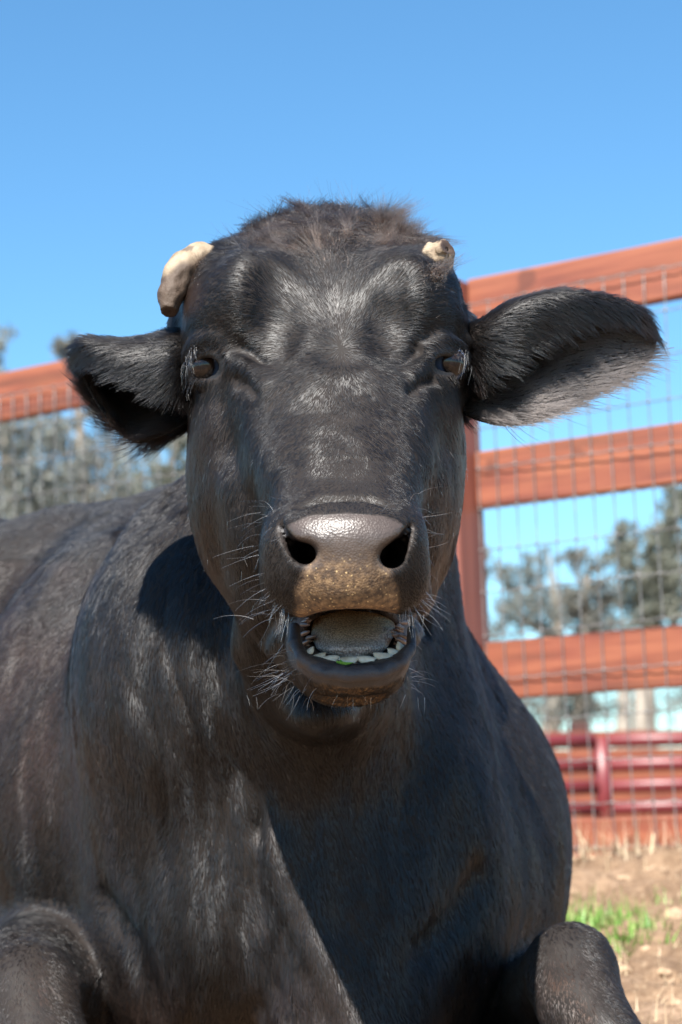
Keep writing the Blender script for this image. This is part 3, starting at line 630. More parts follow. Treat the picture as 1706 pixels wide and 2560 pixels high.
# ---------------------------------------------------------------- regions painted on the skin (colour of the hide itself)
def pix(P): return 853+P[:, 0]/P[:, 2]*FPX, 1280-P[:, 1]/P[:, 2]*FPX
def sstep(a, b, x): t = np.clip((x-a)/(b-a), 0, 1); return t*t*(3-2*t)
X_, Y_ = pix(AV); D_ = AV[:, 2]
LIPC = np.array([(738,1570),(737,1610),(755,1652),(800,1680),(870,1692),(945,1688),(1000,1664),(1028,1622),(1028,1575)], float)
def segd(x, y, pts):
    b = np.full(len(x), 1e9)
    for p, q in zip(pts[:-1], pts[1:]):
        d = q-p; t = np.clip(((x-p[0])*d[0]+(y-p[1])*d[1])/(d@d), 0, 1); b = np.minimum(b, np.hypot(x-p[0]-t*d[0], y-p[1]-t*d[1]))
    return b
nz = vn(AV, 60, 3)*24-12
hwid = np.interp(Y_, [1278,1290,1312,1340,1368,1400,1440,1480,1535,1560], [-60,90,148,150,118,92,112,128,128,110])
pad = sstep(12, -12, np.abs(X_-868)-hwid+nz*0.6)*(D_ < 1.735)*(Y_ < 1556)
lipd = segd(X_, Y_, LIPC)
lip = sstep(31, 22, lipd+nz*0.3)*(D_ < 1.80)*(Y_ > 1550)
inside = (np.abs(X_-884) < 142)*(Y_ > 1533)*(Y_ < 1672)*(D_ < 1.88)*(D_ > 1.712)*1.0
eyebare = np.zeros(len(AV))
for ex, ey in ((524,914), (1114,905)): eyebare = np.maximum(eyebare, sstep(41, 34, np.hypot(X_-ex, (Y_-ey)*1.05))*(D_ < 1.97))
nost = np.zeros(len(AV))
for ax_, ay_, r_ in ((766,1386,29), (736,1366,20), (716,1340,15), (707,1320,12), (979,1390,31), (1001,1364,22), (1013,1340,15), (1021,1320,12)): nost = np.maximum(nost, sstep(r_+5, r_-3, np.hypot(X_-ax_, Y_-ay_))*(D_ < 1.80)*(D_ > 1.655))
bare = np.clip(np.maximum.reduce([pad, lip, inside, eyebare, nost]), 0, 1)
dust = pad*sstep(1365, 1470, Y_+nz*1.6)*(1-lip) + 0.55*sstep(1700, 1715, Y_)*sstep(150, 60, np.abs(X_-900))*(D_ < 1.80)
dust = np.clip(np.maximum(dust, 0), 0, 1)
wet = np.clip(pad*sstep(1440, 1380, Y_), 0, 1)
brown = np.clip(0.9*vn(AV, 7, 5)+0.5*vn(AV, 22, 6)-0.35, 0, 1)
brown = brown*(0.14+0.86*sstep(420, 60, X_)*(Y_ > 1400)) 
brown = np.maximum(brown, 0.55*sstep(660, 570, Y_)*(D_ < 2.2)*vn(AV, 30, 8)*1.4)
brown = np.maximum(brown, 0.7*sstep(70, 20, np.hypot(X_-470, (Y_-730)*0.7)))
brown = np.maximum(brown, 1.0*np.exp(-((X_-60)/170)**2-((Y_-1860)/230)**2)*sstep(.35, .6, vn(AV, 14, 44))*(D_ > 2.1))
brown = np.maximum(brown, 0.55*((Y_ > 1000)*(Y_ < 1650)*(D_ < 2.05))*sstep(190, 300, np.abs(X_-815))*(0.4+vn(AV, 25, 9)))
brown = np.maximum(brown, 0.6*sstep(2300, 2520, Y_)*(vn(AV, 9, 4)-.25)*1.3)
brown = np.maximum(brown, 0.8*np.exp(-((X_-1400)/110)**2-((Y_-2500)/120)**2)*(0.4+vn(AV, 30, 45))*(D_ < 2.3))
brown = np.clip(brown, 0, 1)

# flow of the coat: arrows (x, y, depth, dx, dy[down])
FLOW = [(850,700,1.93,0,-1),(850,600,1.96,0,-1),(700,700,1.93,-.5,-1),(1000,700,1.93,.5,-1),(600,700,1.95,-1,-.5),(1080,690,1.95,1,-.4),
 (650,600,1.99,-.8,-.7),(1020,600,1.99,.7,-.7),(760,850,1.88,-1,-.15),(940,850,1.88,1,-.15),(850,800,1.89,0,-1),(800,800,1.89,-.5,-1),(900,800,1.89,.5,-1),
 (850,930,1.85,0,1),(780,930,1.86,-.9,.7),(930,930,1.86,.9,.7),(700,900,1.89,-1,.2),(1000,900,1.89,1,.2),(850,1050,1.80,-.05,1),(750,1050,1.81,-.6,1),(950,1050,1.81,.6,1),
 (850,1200,1.72,-.1,1),(760,1200,1.75,-.7,1),(940,1200,1.75,.7,1),(600,820,1.91,-.7,.3),(1060,820,1.91,.8,.3),(560,760,1.93,-.8,0),(1100,760,1.93,.8,0),
 (600,1000,1.87,-.4,1),(1080,1000,1.87,.3,1),(520,1000,1.93,-.3,1),(1130,1000,1.93,.2,1),(650,1130,1.81,-.3,1),(1030,1130,1.81,.3,1),(540,1200,1.88,-.2,1),(1100,1200,1.88,.2,1),
 (560,1350,1.87,.1,1),(1080,1350,1.87,-.1,1),(640,1450,1.83,.2,1),(1050,1450,1.84,-.2,1),(690,1390,1.68,-.8,.6),(1030,1390,1.68,.8,.6),(700,1480,1.70,-.7,.8),(1020,1480,1.70,.7,.8),
 (868,1270,1.66,0,-1),(640,1560,1.84,.3,1),(880,1730,1.72,0,1),(780,1700,1.74,-.4,1),(980,1700,1.74,.4,1),(800,1800,1.86,.1,1),
 (480,800,1.98,-.4,1),(1160,800,1.98,.4,1),
 (480,1300,2.55,-.3,1),(550,1600,2.3,.1,1),(450,1500,2.45,-.1,1),(300,1500,2.6,-.5,1),(200,1400,2.9,-1,.45),(50,1400,3.2,-1,.35),(0,1700,2.7,-1,.8),(150,1800,2.55,-.5,1),
 (330,1800,2.48,0,1),(300,2000,2.45,-.2,1),(100,2050,2.5,-.6,.8),(480,1900,2.35,.2,1),(560,2050,2.28,-.9,.35),(450,2150,2.4,-.8,.6),(350,2300,2.4,-.6,.8),(600,2300,2.3,-.5,.6),
 (640,1800,2.2,.15,1),(700,2000,2.15,.35,1),(760,2200,2.15,.4,1),(850,2450,2.15,.3,1),(900,1900,2.2,.1,1),(950,2200,2.2,.1,1),(1100,1800,2.3,.4,1),(1250,1850,2.45,.6,1),(1330,2100,2.5,.3,1),
 (1150,2300,2.4,.1,1),(1400,2400,2.06,.3,1),(1480,2500,2.06,.6,1),(100,2350,2.2,-.1,1),(60,2500,2.1,.1,1),(200,2480,2.2,.4,1),(1200,1650,2.45,.8,.8)]
FP = np.array([C(*f[:3]) for f in FLOW]); FV = np.array([(f[3], -f[4], 0.0) for f in FLOW]); FV /= np.linalg.norm(FV, axis=1, keepdims=True)
def flow(P):
    out = np.zeros_like(P)
    for a in range(0, len(P), 40000):
        Q = P[a:a+40000]; d2 = ((Q[:, None]-FP[None])**2).sum(2); w = 1/(d2+0.0022)**2; out[a:a+40000] = w@FV
    return out/(np.linalg.norm(out, axis=1, keepdims=True)+1e-9)
def vnormals(V, F):
    n = np.cross(V[F[:, 2]]-V[F[:, 0]], V[F[:, 3]]-V[F[:, 1]]); N = np.zeros_like(V)
    for c in range(4):
        for x in range(3): N[:, x] += np.bincount(F[:, c], n[:, x], len(V))
    return N/(np.linalg.norm(N, axis=1, keepdims=True)+1e-12)
NV = vnormals(AV, AF)
ctr = C(850,1100,2.1); b0 = BV-ctr; chk = (NV[:NBODY]*b0).sum(1).mean()
if chk < 0: NV[:NBODY] *= -1; AF[:len(BF)] = AF[:len(BF), ::-1]
print('normal check', chk)
EARU = np.full(len(AV), -1.0); EARV = np.zeros(len(AV)); EDU = np.zeros_like(AV); INNER = np.zeros(len(AV))
for (a, b), (V, F, u, v, du, n) in zip(EARI, ears):
    EARU[a:b] = u; EARV[a:b] = v; EDU[a:b] = du
    k = (b-a)//2; cc = V.mean(0)
    NV[a:a+k] = n; NV[a+k:b] = -n
    s_ = (n*(V[:k]-(V[:k].mean(0)+np.array([0, 0, -0.03])))).sum(1).mean()      # which sheet looks outwards
    if s_ > 0: INNER[a+k:b] = 1
    else: INNER[a:a+k] = 1
# ---------------------------------------------------------------- materials of the animal
def attr(N, name, t='GEOMETRY'):
    a = N.new('ShaderNodeAttribute'); a.attribute_name = name; a.attribute_type = t; return a
hide, N, L, b = nmat('hide')
co = coords(N)
ab, ad, aw, an, ai, abr = (attr(N, k).outputs['Fac'] for k in ('bare', 'dust', 'wet', 'nost', 'inside', 'brown'))
skin = mix(N, L, noise(N, L, 35, 5, vec=co), (0.012, 0.011, 0.012), (0.03, 0.024, 0.02))
padc = mix(N, L, noise(N, L, 60, 5, vec=co), (0.030, 0.023, 0.020), (0.092, 0.068, 0.056))
c = mix(N, L, ab, skin, padc)
dn = ramp(N, L, noise(N, L, 160, 6, 0.7, vec=co), [(0.40, (0.07, 0.045, 0.03)), (0.58, (0.24, 0.15, 0.08)), (0.72, (0.42, 0.29, 0.16))])
c = mix(N, L, ad, c, dn)
v2 = N.new('ShaderNodeTexVoronoi'); v2.inputs['Scale'].default_value = 260; L.new(co, v2.inputs['Vector'])
spk = ramp(N, L, v2.outputs['Distance'], [(0.16, (1, 1, 1)), (0.24, (0, 0, 0))]); rn_ = ramp(N, L, v2.outputs['Color'], [(0.50, (0, 0, 0)), (0.56, (1, 1, 1))])
c = mix(N, L, mix(N, L, 1.0, mix(N, L, 1.0, spk, rn_, 'MULTIPLY'), mix(N, L, ad, (0, 0, 0), (1, 1, 1)), 'MULTIPLY'), c, (0.62, 0.44, 0.22))
c = mix(N, L, attr(N, 'lip').outputs['Fac'], c, mix(N, L, noise(N, L, 90, 4, vec=co), (0.016, 0.015, 0.017), (0.070, 0.060, 0.062)))
c = mix(N, L, ai, c, mix(N, L, noise(N, L, 120, 4, vec=co), (0.03, 0.018, 0.015), (0.10, 0.07, 0.055)))
c = mix(N, L, an, c, (0.012, 0.009, 0.009)); c = mix(N, L, attr(N, 'lidskin').outputs['Fac'], c, (0.006, 0.0055, 0.006))
L.new(c, b.inputs['Base Color'])
r = N.new('ShaderNodeMapRange'); L.new(aw, r.inputs[0]); r.inputs[3].default_value = 0.55; r.inputs[4].default_value = 0.38; L.new(r.outputs[0], b.inputs['Roughness'])
vo = N.new('ShaderNodeTexVoronoi'); vo.inputs['Scale'].default_value = 520; L.new(co, vo.inputs['Vector'])
hh = N.new('ShaderNodeMath'); hh.operation = 'MULTIPLY_ADD'; L.new(vo.outputs['Distance'], hh.inputs[0]); hh.inputs[1].default_value = 1.0; L.new(noise(N, L, 220, 5, 0.7, vec=co), hh.inputs[2])
hm = N.new('ShaderNodeMath'); hm.operation = 'MULTIPLY'; L.new(hh.outputs[0], hm.inputs[0]); L.new(ab, hm.inputs[1])
bump(N, L, b, hm.outputs[0], 0.4, 0.0008)
sp = N.new('ShaderNodeMapRange'); L.new(ab, sp.inputs[0]); sp.inputs[3].default_value = 0.08; sp.inputs[4].default_value = 0.5; L.new(sp.outputs[0], b.inputs['Specular IOR Level'])

def hairmat(name, base, brownc, rough=0.34, rrough=0.4, satin_mix=0.0):
    m = bpy.data.materials.new(name); m.use_nodes = True; N, L = m.node_tree.nodes, m.node_tree.links
    for n in list(N):
        if n.type == 'BSDF_PRINCIPLED': N.remove(n)
    h = N.new('ShaderNodeBsdfHairPrincipled'); h.model = 'CHIANG'; h.parametrization = 'COLOR'
    h.inputs['Roughness'].default_value = rough; h.inputs['Radial Roughness'].default_value = rrough
    h.inputs['Random Roughness'].default_value = 0.25; h.inputs['Coat'].default_value = 0.0; h.inputs['IOR'].default_value = 1.44
    mr = N.new('ShaderNodeMapRange'); L.new(attr(N, 'satin').outputs['Fac'], mr.inputs[0]); mr.inputs[3].default_value = rough; mr.inputs[4].default_value = rough+0.07; L.new(mr.outputs[0], h.inputs['Roughness'])
    mi = N.new('ShaderNodeMapRange'); L.new(attr(N, 'satin').outputs['Fac'], mi.inputs[0]); mi.inputs[3].default_value = 1.46; mi.inputs[4].default_value = 1.60; L.new(mi.outputs[0], h.inputs['IOR'])
    c = mix(N, L, attr(N, 'tint').outputs['Fac'], base, brownc)
    L.new(c, h.inputs['Color']); out = h.outputs[0]
    if satin_mix > 0:       # gloss follows the hide's normal, bent per strand to place the sheen
        p = N.new('ShaderNodeBsdfPrincipled'); L.new(c, p.inputs['Base Color']); p.inputs['IOR'].default_value = 1.5
        r2 = N.new('ShaderNodeMapRange'); L.new(attr(N, 'satin').outputs['Fac'], r2.inputs[0]); r2.inputs[3].default_value = 0.45; r2.inputs[4].default_value = 0.52; L.new(r2.outputs[0], p.inputs['Roughness'])
        L.new(attr(N, 'gloss_normal').outputs['Vector'], p.inputs['Normal'])
        ms = N.new('ShaderNodeMixShader'); ms.inputs[0].default_value = satin_mix; L.new(out, ms.inputs[1]); L.new(p.outputs[0], ms.inputs[2]); out = ms.outputs[0]
    L.new(out, N['Material Output'].inputs[0]); return m
COAT = hairmat('coat_hair', (0.0035, 0.0034, 0.0038), (0.06, 0.031, 0.02), 0.17, 0.24, 0.65)
TUFTM = hairmat('poll_hair', (0.006, 0.005, 0.005), (0.07, 0.04, 0.026), 0.3, 0.35)
WHISK = hairmat('whisker_hair', (0.06, 0.055, 0.05), (0.42, 0.39, 0.34), 0.3)
SC.cycles_curves.shape = 'RIBBONS'; SC.cycles_curves.subdivisions = 2

# ---------------------------------------------------------------- the animal: base empty, body, parts
COWPOS = (-0.05, 2.6, 0.05)
cow = bpy.data.objects.new('cow', None); COL.objects.link(cow); cow.location = COWPOS; cow.empty_display_size = 0.3
setp(cow, 'glossy black cow lying down and mooing with open mouth and short horn stubs', 'cow')
def part(name, V, F, mat, parent=cow, smooth=True, attrs=None, conv=True, label=None):
    V = toworld(V) if conv else np.asarray(V)
    me = npmesh(name, V-np.array(COWPOS), F, mat, smooth)
    for k, a in (attrs or {}).items():
        at = me.attributes.new(k, 'FLOAT', 'POINT'); at.data.foreach_set('value', np.ascontiguousarray(a, np.float32))
    o = bpy.data.objects.new(name, me); COL.objects.link(o); o.parent = parent
    if label: o['label'] = label
    return o
body = part('body', AV, AF, hide, attrs=dict(bare=bare, dust=dust, wet=wet, nost=nost, inside=inside, brown=brown, lip=lip, lidskin=eyebare))

# ---------------------------------------------------------------- hair
def strands(name, P, Dirs, R0, tint, mat, parent=cow, tip=0.25, satin=None, nrm=None):
    """P: n x K x 3 (picture space)"""
    n, K, _ = P.shape
    Pw = toworld(P.reshape(-1, 3)) - np.array(COWPOS)
    h = bpy.data.hair_curves.new(name); h.add_curves([K]*n)
    h.position_data.foreach_set('vector', Pw.astype(np.float32).ravel())
    rad = (R0[:, None]*np.linspace(1, tip, K)[None]).astype(np.float32)
    ra = h.attributes.get('radius') or h.attributes.new('radius', 'FLOAT', 'POINT'); ra.data.foreach_set('value', rad.ravel())
    ta = h.attributes.new('tint', 'FLOAT', 'CURVE'); ta.data.foreach_set('value', tint.astype(np.float32))
    if nrm is not None:
        nw = np.stack([nrm[:, 0], nrm[:, 1], -nrm[:, 2]], 1) @ MWn[:3, :3].T
        na_ = h.attributes.new('gloss_normal', 'FLOAT_VECTOR', 'CURVE'); na_.data.foreach_set('vector', nw.astype(np.float32).ravel())
    if satin is not None: sa = h.attributes.new('satin', 'FLOAT', 'CURVE'); sa.data.foreach_set('value', satin.astype(np.float32))
    h.materials.append(mat); o = bpy.data.objects.new(name, h); COL.objects.link(o); o.parent = parent; return o
V4 = AV[AF]
a1 = np.cross(V4[:, 1]-V4[:, 0], V4[:, 2]-V4[:, 0]); a2 = np.cross(V4[:, 2]-V4[:, 0], V4[:, 3]-V4[:, 0])
AR = 0.5*(np.linalg.norm(a1, axis=1)+np.linalg.norm(a2, axis=1))
FC = V4.mean(1); FN = NV[AF].mean(1); vdir = FC/np.linalg.norm(FC, axis=1, keepdims=True)
face = -(FN*vdir).sum(1)
fx, fy = pix(FC)
isear = (EARU[AF] >= 0).any(1)
dens = np.where(FC[:, 2] < 2.05, 42e4, 20e4)                # hairs per square metre
dens = np.where(isear, 50e4, dens)
dens *= np.clip((face+0.45)/0.4, 0, 1)*0.999 + 0.001*0
dens *= np.where(FC[:, 2] > 2.7, 0.55, 1.0)*np.where(FC[:, 2] > 3.2, 0.4, 1.0)
dens[(fx < -260) | (fx > 1900) | (fy > 2720)] = 0
dens *= 1-np.clip(bare[AF].mean(1)*1.15, 0, 1)
lam = AR*dens; NT = int(lam.sum()); print('hairs', NT)
fi = np.searchsorted(np.cumsum(lam)/lam.sum(), rng.random(NT)); fi = np.minimum(fi, len(AF)-1)
s_, t_ = rng.random((NT, 1)), rng.random((NT, 1)); q = AF[fi]
wts = [(1-s_)*(1-t_), s_*(1-t_), s_*t_, (1-s_)*t_]
def samp(A): return sum((w if A.ndim > 1 else w[:, 0])*A[q[:, c]] for c, w in enumerate(wts))
P0 = samp(AV); Nn = samp(NV); Nn /= np.linalg.norm(Nn, axis=1, keepdims=True)+1e-9
eu, ev, inn, br = samp(EARU), samp(EARV), samp(INNER), samp(brown)
px, py = pix(P0); ear_m = eu >= 0
T = flow(P0)
# around the whorl the hair runs outwards
wx, wy = px-852, py-868; wr = np.hypot(wx, wy)+1e-6; wv = np.stack([wx/wr, -wy/wr, 0*wx], 1); ww = (np.exp(-(wr/95)**2)*(P0[:, 2] < 1.95))[:, None]
T = T*(1-ww)+wv*ww
du = samp(EDU); du /= np.linalg.norm(du, axis=1, keepdims=True)+1e-9
down = np.array([0, -1.0, 0])
left = px < 800
edge = sstep(0.45, 1.0, np.abs(ev))
# ear hair: along the ear, falling from the upper fold, fanning out at the lower edge
Te = du + down*np.where(ev < -0.2, 0.75, 0.45)[:, None]*(0.5+edge)[:, None] 
T = np.where(ear_m[:, None], Te, T)
big = np.stack([vn(P0, 28, k) for k in (11, 12, 13)], 1)-0.5; sm = np.stack([vn(P0, 130, k) for k in (14, 15, 16)], 1)-0.5
poll = sstep(690, 560, py+40*vn(P0, 40, 31))*(P0[:, 2] < 2.2)*(~ear_m)
sm2 = np.stack([vn(P0, 300, k) for k in (17, 18, 19)], 1)-0.5
T = T + big*(0.28+1.5*poll[:, None]) + sm*(0.30+1.0*poll[:, None]) + sm2*0.25 + rng.normal(0, 0.07, (NT, 3))
T -= Nn*(T*Nn).sum(1, keepdims=True); T /= np.linalg.norm(T, axis=1, keepdims=True)+1e-9
ln = np.where(P0[:, 2] < 2.04, 0.0075, 0.0100)
leg = ((np.hypot(px-1450, (py-2480)*.8) < 200)+(np.hypot(px-80, (py-2520)*.8) < 260))*(P0[:, 2] < 2.4)
ln = np.where((P0[:, 2] < 1.80), 0.0055, ln); ln = np.where((P0[:, 2] < 1.735), 0.0035, ln)
ln = ln + 0.012*poll
low = sstep(2000, 2450, py)*(P0[:, 2] > 2.12)*(px > 300)*(px < 1300); ln = ln + 0.010*low*vn(P0, 12, 41)
fringe = edge*ear_m
ln = np.where(ear_m, 0.013+0.016*fringe*(0.6+0.6*(ev > 0)), ln)
ln = np.where(ear_m & (inn > 0.5), 0.012+0.012*fringe, ln)
ln = np.where(leg, 0.005, ln)
ln *= rng.uniform(0.6, 1.25, NT)*(0.8+0.4*vn(P0, 90, 21))
lift = np.where(ear_m, 0.32, 0.13)+0.12*poll+0.25*fringe + rng.uniform(0, 0.15, NT)
K = 4
tt = np.linspace(0, 1, K)
bend = rng.normal(0, 0.08, (NT, 3)) + sm*0.3 + poll[:, None]*(np.stack([vn(P0, 60, k) for k in (51, 52, 53)], 1)-0.5)*3.0
HP = np.stack([P0 + ln[:, None]*(t*T + Nn*(lift*(t-0.45*t*t))[:, None] + bend*t*t*0.5 - Nn*0.03) for t in tt], 1)
rad = np.where(P0[:, 2] < 2.05, 0.00025, 0.00040)*rng.uniform(0.7, 1.2, NT)
tint = np.clip(br*0.6 + rng.uniform(-0.15, 0.12, NT) + ear_m*0.02, 0, 1)
earin = ear_m & (px > 1150) & (ev > -0.15) & ((Nn*P0).sum(1) < 0)
tint = np.where(ear_m & (eu > 0.78) & (px > 900), np.clip(tint+0.5*vn(P0, 60, 71), 0, 1), tint)
bw = (P0[:, 2] > 2.05)[:, None]*(~ear_m)[:, None]
str_ = np.stack([vn(P0*np.array([1, .16, .6]), 75, k) for k in (81, 82, 83)], 1)-0.5
hn = Nn - T*np.where(bw, 0.36, (0.02-0.22*sstep(880, 960, py)-0.14*np.exp(-((py-1100)/110)**2-((np.abs(px-845)-105)/60)**2))[:, None]) + rng.normal(0, 1, (NT, 3))*np.where(bw, 0.10, 0.055) + sm*0.15 + str_*np.where(bw, 0.75, 0.12) + big*0.25; hn /= np.linalg.norm(hn, axis=1, keepdims=True)  # normals bent below the whorl, putting highlights along the nose sides
sat_ = sstep(1.98, 2.10, P0[:, 2])*(~ear_m)*np.clip(0.55+0.9*vn(P0, 9, 77), 0, 1)
EARM = hairmat('sunlit_ear_hair', (0.025, 0.022, 0.022), (0.16, 0.135, 0.125), 0.35, 0.4, 0.5)  # grey-pink lining, paled further to stand in for sunlight inside the right ear
k_ = ~earin; coat = strands('coat', HP[k_], None, rad[k_], tint[k_], COAT, nrm=hn[k_], satin=sat_[k_])
strands('ear_lining', HP[earin], None, rad[earin], np.clip(0.15+1.1*vn(P0[earin], 45, 72)*sstep(-.1, .5, ev[earin]), 0, 1), EARM, nrm=hn[earin], satin=sat_[earin])
# stray pale hairs and flecks
sel = rng.choice(NT, 700, replace=False)
st = P0[sel]; Ls = rng.uniform(0.003, 0.008, 700)[:, None]
HPs = np.stack([st + Nn[sel]*0.0025 + Ls*(t*T[sel] + Nn[sel]*0.35*t + bend[sel]*1.5*t*t) for t in tt], 1)
strands('stray_hair', HPs, None, np.full(700, 0.00017), rng.uniform(0, 0.6, 700), WHISK)

# ---------------------------------------------------------------- eyes, lashes
def sphere(c, r, gaze, nu=48, nv=32):
    gaze = np.array(gaze, float); gaze /= np.linalg.norm(gaze); up = np.array([0, 1., 0]); e1 = np.cross(up, gaze); e1 /= np.linalg.norm(e1); e2 = np.cross(gaze, e1)
    th = np.linspace(0.0, math.pi, nv)[:, None]; ph = np.linspace(0, 2*math.pi, nu, endpoint=False)[None]
    rr = r*(1+0.07*np.exp(-(th/0.42)**2))
    P = c + (rr*np.cos(th))[..., None]*gaze + (rr*np.sin(th)*np.cos(ph))[..., None]*e1 + (rr*np.sin(th)*np.sin(ph))[..., None]*e2
    I = np.arange(nu*nv).reshape(nv, nu); J = np.roll(I, -1, 1)
    F = np.stack([I[:-1], I[1:], J[1:], J[:-1]], -1).reshape(-1, 4)
    g = np.broadcast_to(th, (nv, nu)).ravel(); pu = np.broadcast_to(np.abs(np.sin(th)*np.sin(ph))*2.3, (nv, nu)).ravel(); px_ = np.broadcast_to(np.abs(np.sin(th)*np.cos(ph)), (nv, nu)).ravel()
    return P.reshape(-1, 3), F, dict(angle=g, pupil=np.hypot(pu, px_))
eyem, N, L, b = nmat('eye_wet')
c = ramp(N, L, attr(N, 'angle').outputs['Fac'], [(0.0, (0.016, 0.010, 0.008)), (0.60, (0.020, 0.012, 0.009)), (0.68, (0.01, 0.009, 0.012)), (0.80, (0.06, 0.09, 0.16))])
c = mix(N, L, ramp(N, L, attr(N, 'pupil').outputs['Fac'], [(0.36, (1, 1, 1)), (0.44, (0, 0, 0))]), c, (0.006, 0.005, 0.006))
L.new(c, b.inputs['Base Color']); b.inputs['Roughness'].default_value = 0.18; b.inputs['Specular IOR Level'].default_value = 0.3; b.inputs['Coat Weight'].default_value = 0.35; b.inputs['Coat Roughness'].default_value = 0.03
for e, gz in zip(EYES, ((-0.35, -0.05, -1), (0.45, -0.05, -1))):
    V, F, at = sphere(C(*e[:3]), M(e[3], e[2]), gz); part('eye', V, F, eyem, attrs=at)
def guide(roots, tips, curve, n, name, rad, mat=WHISK, sp=0.0006, tintr=(0.2, 1), K=7):
    """strands between a root polyline and a tip polyline"""
    Rt = np.array([C(*p) for p in roots]); Tp = np.array([C(*p) for p in tips]); t = rng.random(n)
    A = np.stack([np.interp(t, np.linspace(0, 1, len(Rt)), Rt[:, q]) for q in range(3)], 1) + rng.normal(0, sp, (n, 3))
    B = np.stack([np.interp(t, np.linspace(0, 1, len(Tp)), Tp[:, q]) for q in range(3)], 1)
    ln_ = np.linalg.norm(B-A, axis=1, keepdims=True); B = A + (B-A)*rng.uniform(0.7, 1.15, (n, 1)) + rng.normal(0, 0.07, (n, 3))*ln_
    cv = np.array([curve[0], -curve[1], curve[2]])*ln_
    return np.stack([A*(1-s)+B*s + cv*(s*(1-s))*4*rng.uniform(0.6, 1.3, (n, 1))*0.25 for s in np.linspace(0, 1, K)], 1)
lashes = [guide([(484,915,1.93),(488,895,1.925),(500,880,1.918),(518,877,1.91)], [(458,965,1.915),(462,952,1.90),(474,935,1.885),(492,920,1.875)], (-.5,-.8,-.5), 20, 'x', 1),
          guide([(484,930,1.93),(492,952,1.925)], [(460,985,1.91),(468,1000,1.90)], (-.3,.2,-.3), 8, 'x', 1),
          guide([(1118,876,1.90),(1132,880,1.907),(1144,888,1.915),(1155,902,1.925)], [(1142,918,1.87),(1156,935,1.875),(1166,948,1.885),(1170,960,1.90)], (.6,-.8,-.5), 14, 'x', 1),
          guide([(1092,934,1.885),(1120,944,1.895),(1140,938,1.905)], [(1120,952,1.86),(1146,966,1.87),(1158,960,1.89)], (.1,.5,-.3), 24, 'x', 1)]
EYEL = np.concatenate(lashes)
LASH = hairmat('lash_hair', (0.006, 0.006, 0.007), (0.06, 0.056, 0.052), 0.2)
strands('eyelashes', EYEL, None, np.full(len(EYEL), 0.00028), rng.uniform(0, 0.8, len(EYEL)), LASH)

# ---------------------------------------------------------------- whiskers: (root x, y, depth) -> (tip x, y, depth)
WK = []
def fan(n, cx, cy, d, sx, sy, ang, spread, l0, l1, dd):
    for _ in range(n):
        x, y = cx+rng.normal(0, sx), cy+rng.normal(0, sy); a = math.radians(ang+rng.normal(0, spread)); l = rng.uniform(l0, l1)
        WK.append(((x, y, d), (x+l*math.cos(a), y+l*math.sin(a), d+rng.normal(dd, 0.015)), rng.normal(0, 0.06)))
fan(22, 695, 1495, 1.690, 26, 30, 158, 18, 35, 105, 0.0); fan(12, 712, 1530, 1.690, 20, 12, 112, 18, 25, 55, -0.01)
fan(12, 668, 1420, 1.715, 12, 60, 172, 12, 50, 120, 0.01); fan(6, 680, 1290, 1.72, 14, 20, 190, 16, 40, 100, -0.02)
fan(18, 1032, 1495, 1.695, 22, 30, 18, 16, 30, 85, 0.0); fan(9, 1015, 1525, 1.69, 18, 12, 70, 16, 25, 50, -0.01)
fan(9, 1045, 1330, 1.72, 10, 50, -18, 16, 40, 110, 0.0); fan(5, 995, 1262, 1.69, 20, 10, -48, 12, 40, 70, -0.02)
fan(4, 700, 1268, 1.70, 14, 10, 215, 10, 50, 90, -0.02)
fan(32, 722, 1672, 1.735, 18, 30, 172, 16, 30, 100, 0.0); fan(12, 760, 1715, 1.735, 30, 12, 135, 16, 25, 60, 0.0)
fan(12, 1030, 1665, 1.745, 12, 28, 5, 14, 20, 60, 0.0); fan(16, 880, 1742, 1.745, 90, 6, 90, 35, 8, 26, 0.0)
A = np.array([C(*w[0]) for w in WK]); B = np.array([C(*w[1]) for w in WK]); cv = np.array([w[2] for w in WK])[:, None]
perp = np.stack([-(B-A)[:, 1], (B-A)[:, 0], 0*A[:, 0]], 1)
WP = np.stack([A*(1-s)+B*s + perp*cv*4*s*(1-s) + np.array([0, -0.006, 0])*s*s for s in np.linspace(0, 1, 7)], 1)
strands('whiskers', WP, None, np.full(len(WP), 0.00021)*rng.uniform(0.6, 1.2, len(WP)), rng.uniform(0.0, 1, len(WP))**1.3, WHISK)

# ---------------------------------------------------------------- long tousled hair on the poll
def tuft(n, c, sx, sy, d, dirs, l0, l1, lean, seed, rad=0.00022, flat=1.0):
    w = np.exp(-((px-c[0])/(sx*1.2))**2-((py-c[1])/(sy*1.2))**2)*(P0[:, 2] < 2.25)*(~ear_m); w /= w.sum(); _k = rng.choice(NT, n, p=w); A = P0[_k]+rng.normal(0, 0.0012, (n, 3)); x, y = pix(A); d = 2.0
    na = Nn[_k]
    a = np.radians(dirs + lean*(x-c[0])/max(sx, 1) + rng.normal(0, 11, n)); l = M(rng.uniform(l0, l1, n), d)
    v = np.stack([np.cos(a), -np.sin(a), rng.normal(-0.15, 0.25, n)], 1)
    v = v-na*((v*na).sum(1, keepdims=True)-0.10)*flat
    cur = (np.stack([vn(A, 75, seed+k) for k in range(3)], 1)-0.5)*2.6
    return np.stack([A + l[:, None]*(v*s + cur*s*s + rng.normal(0, 0.01, (n, 3))) for s in np.linspace(0, 1, 6)], 1)
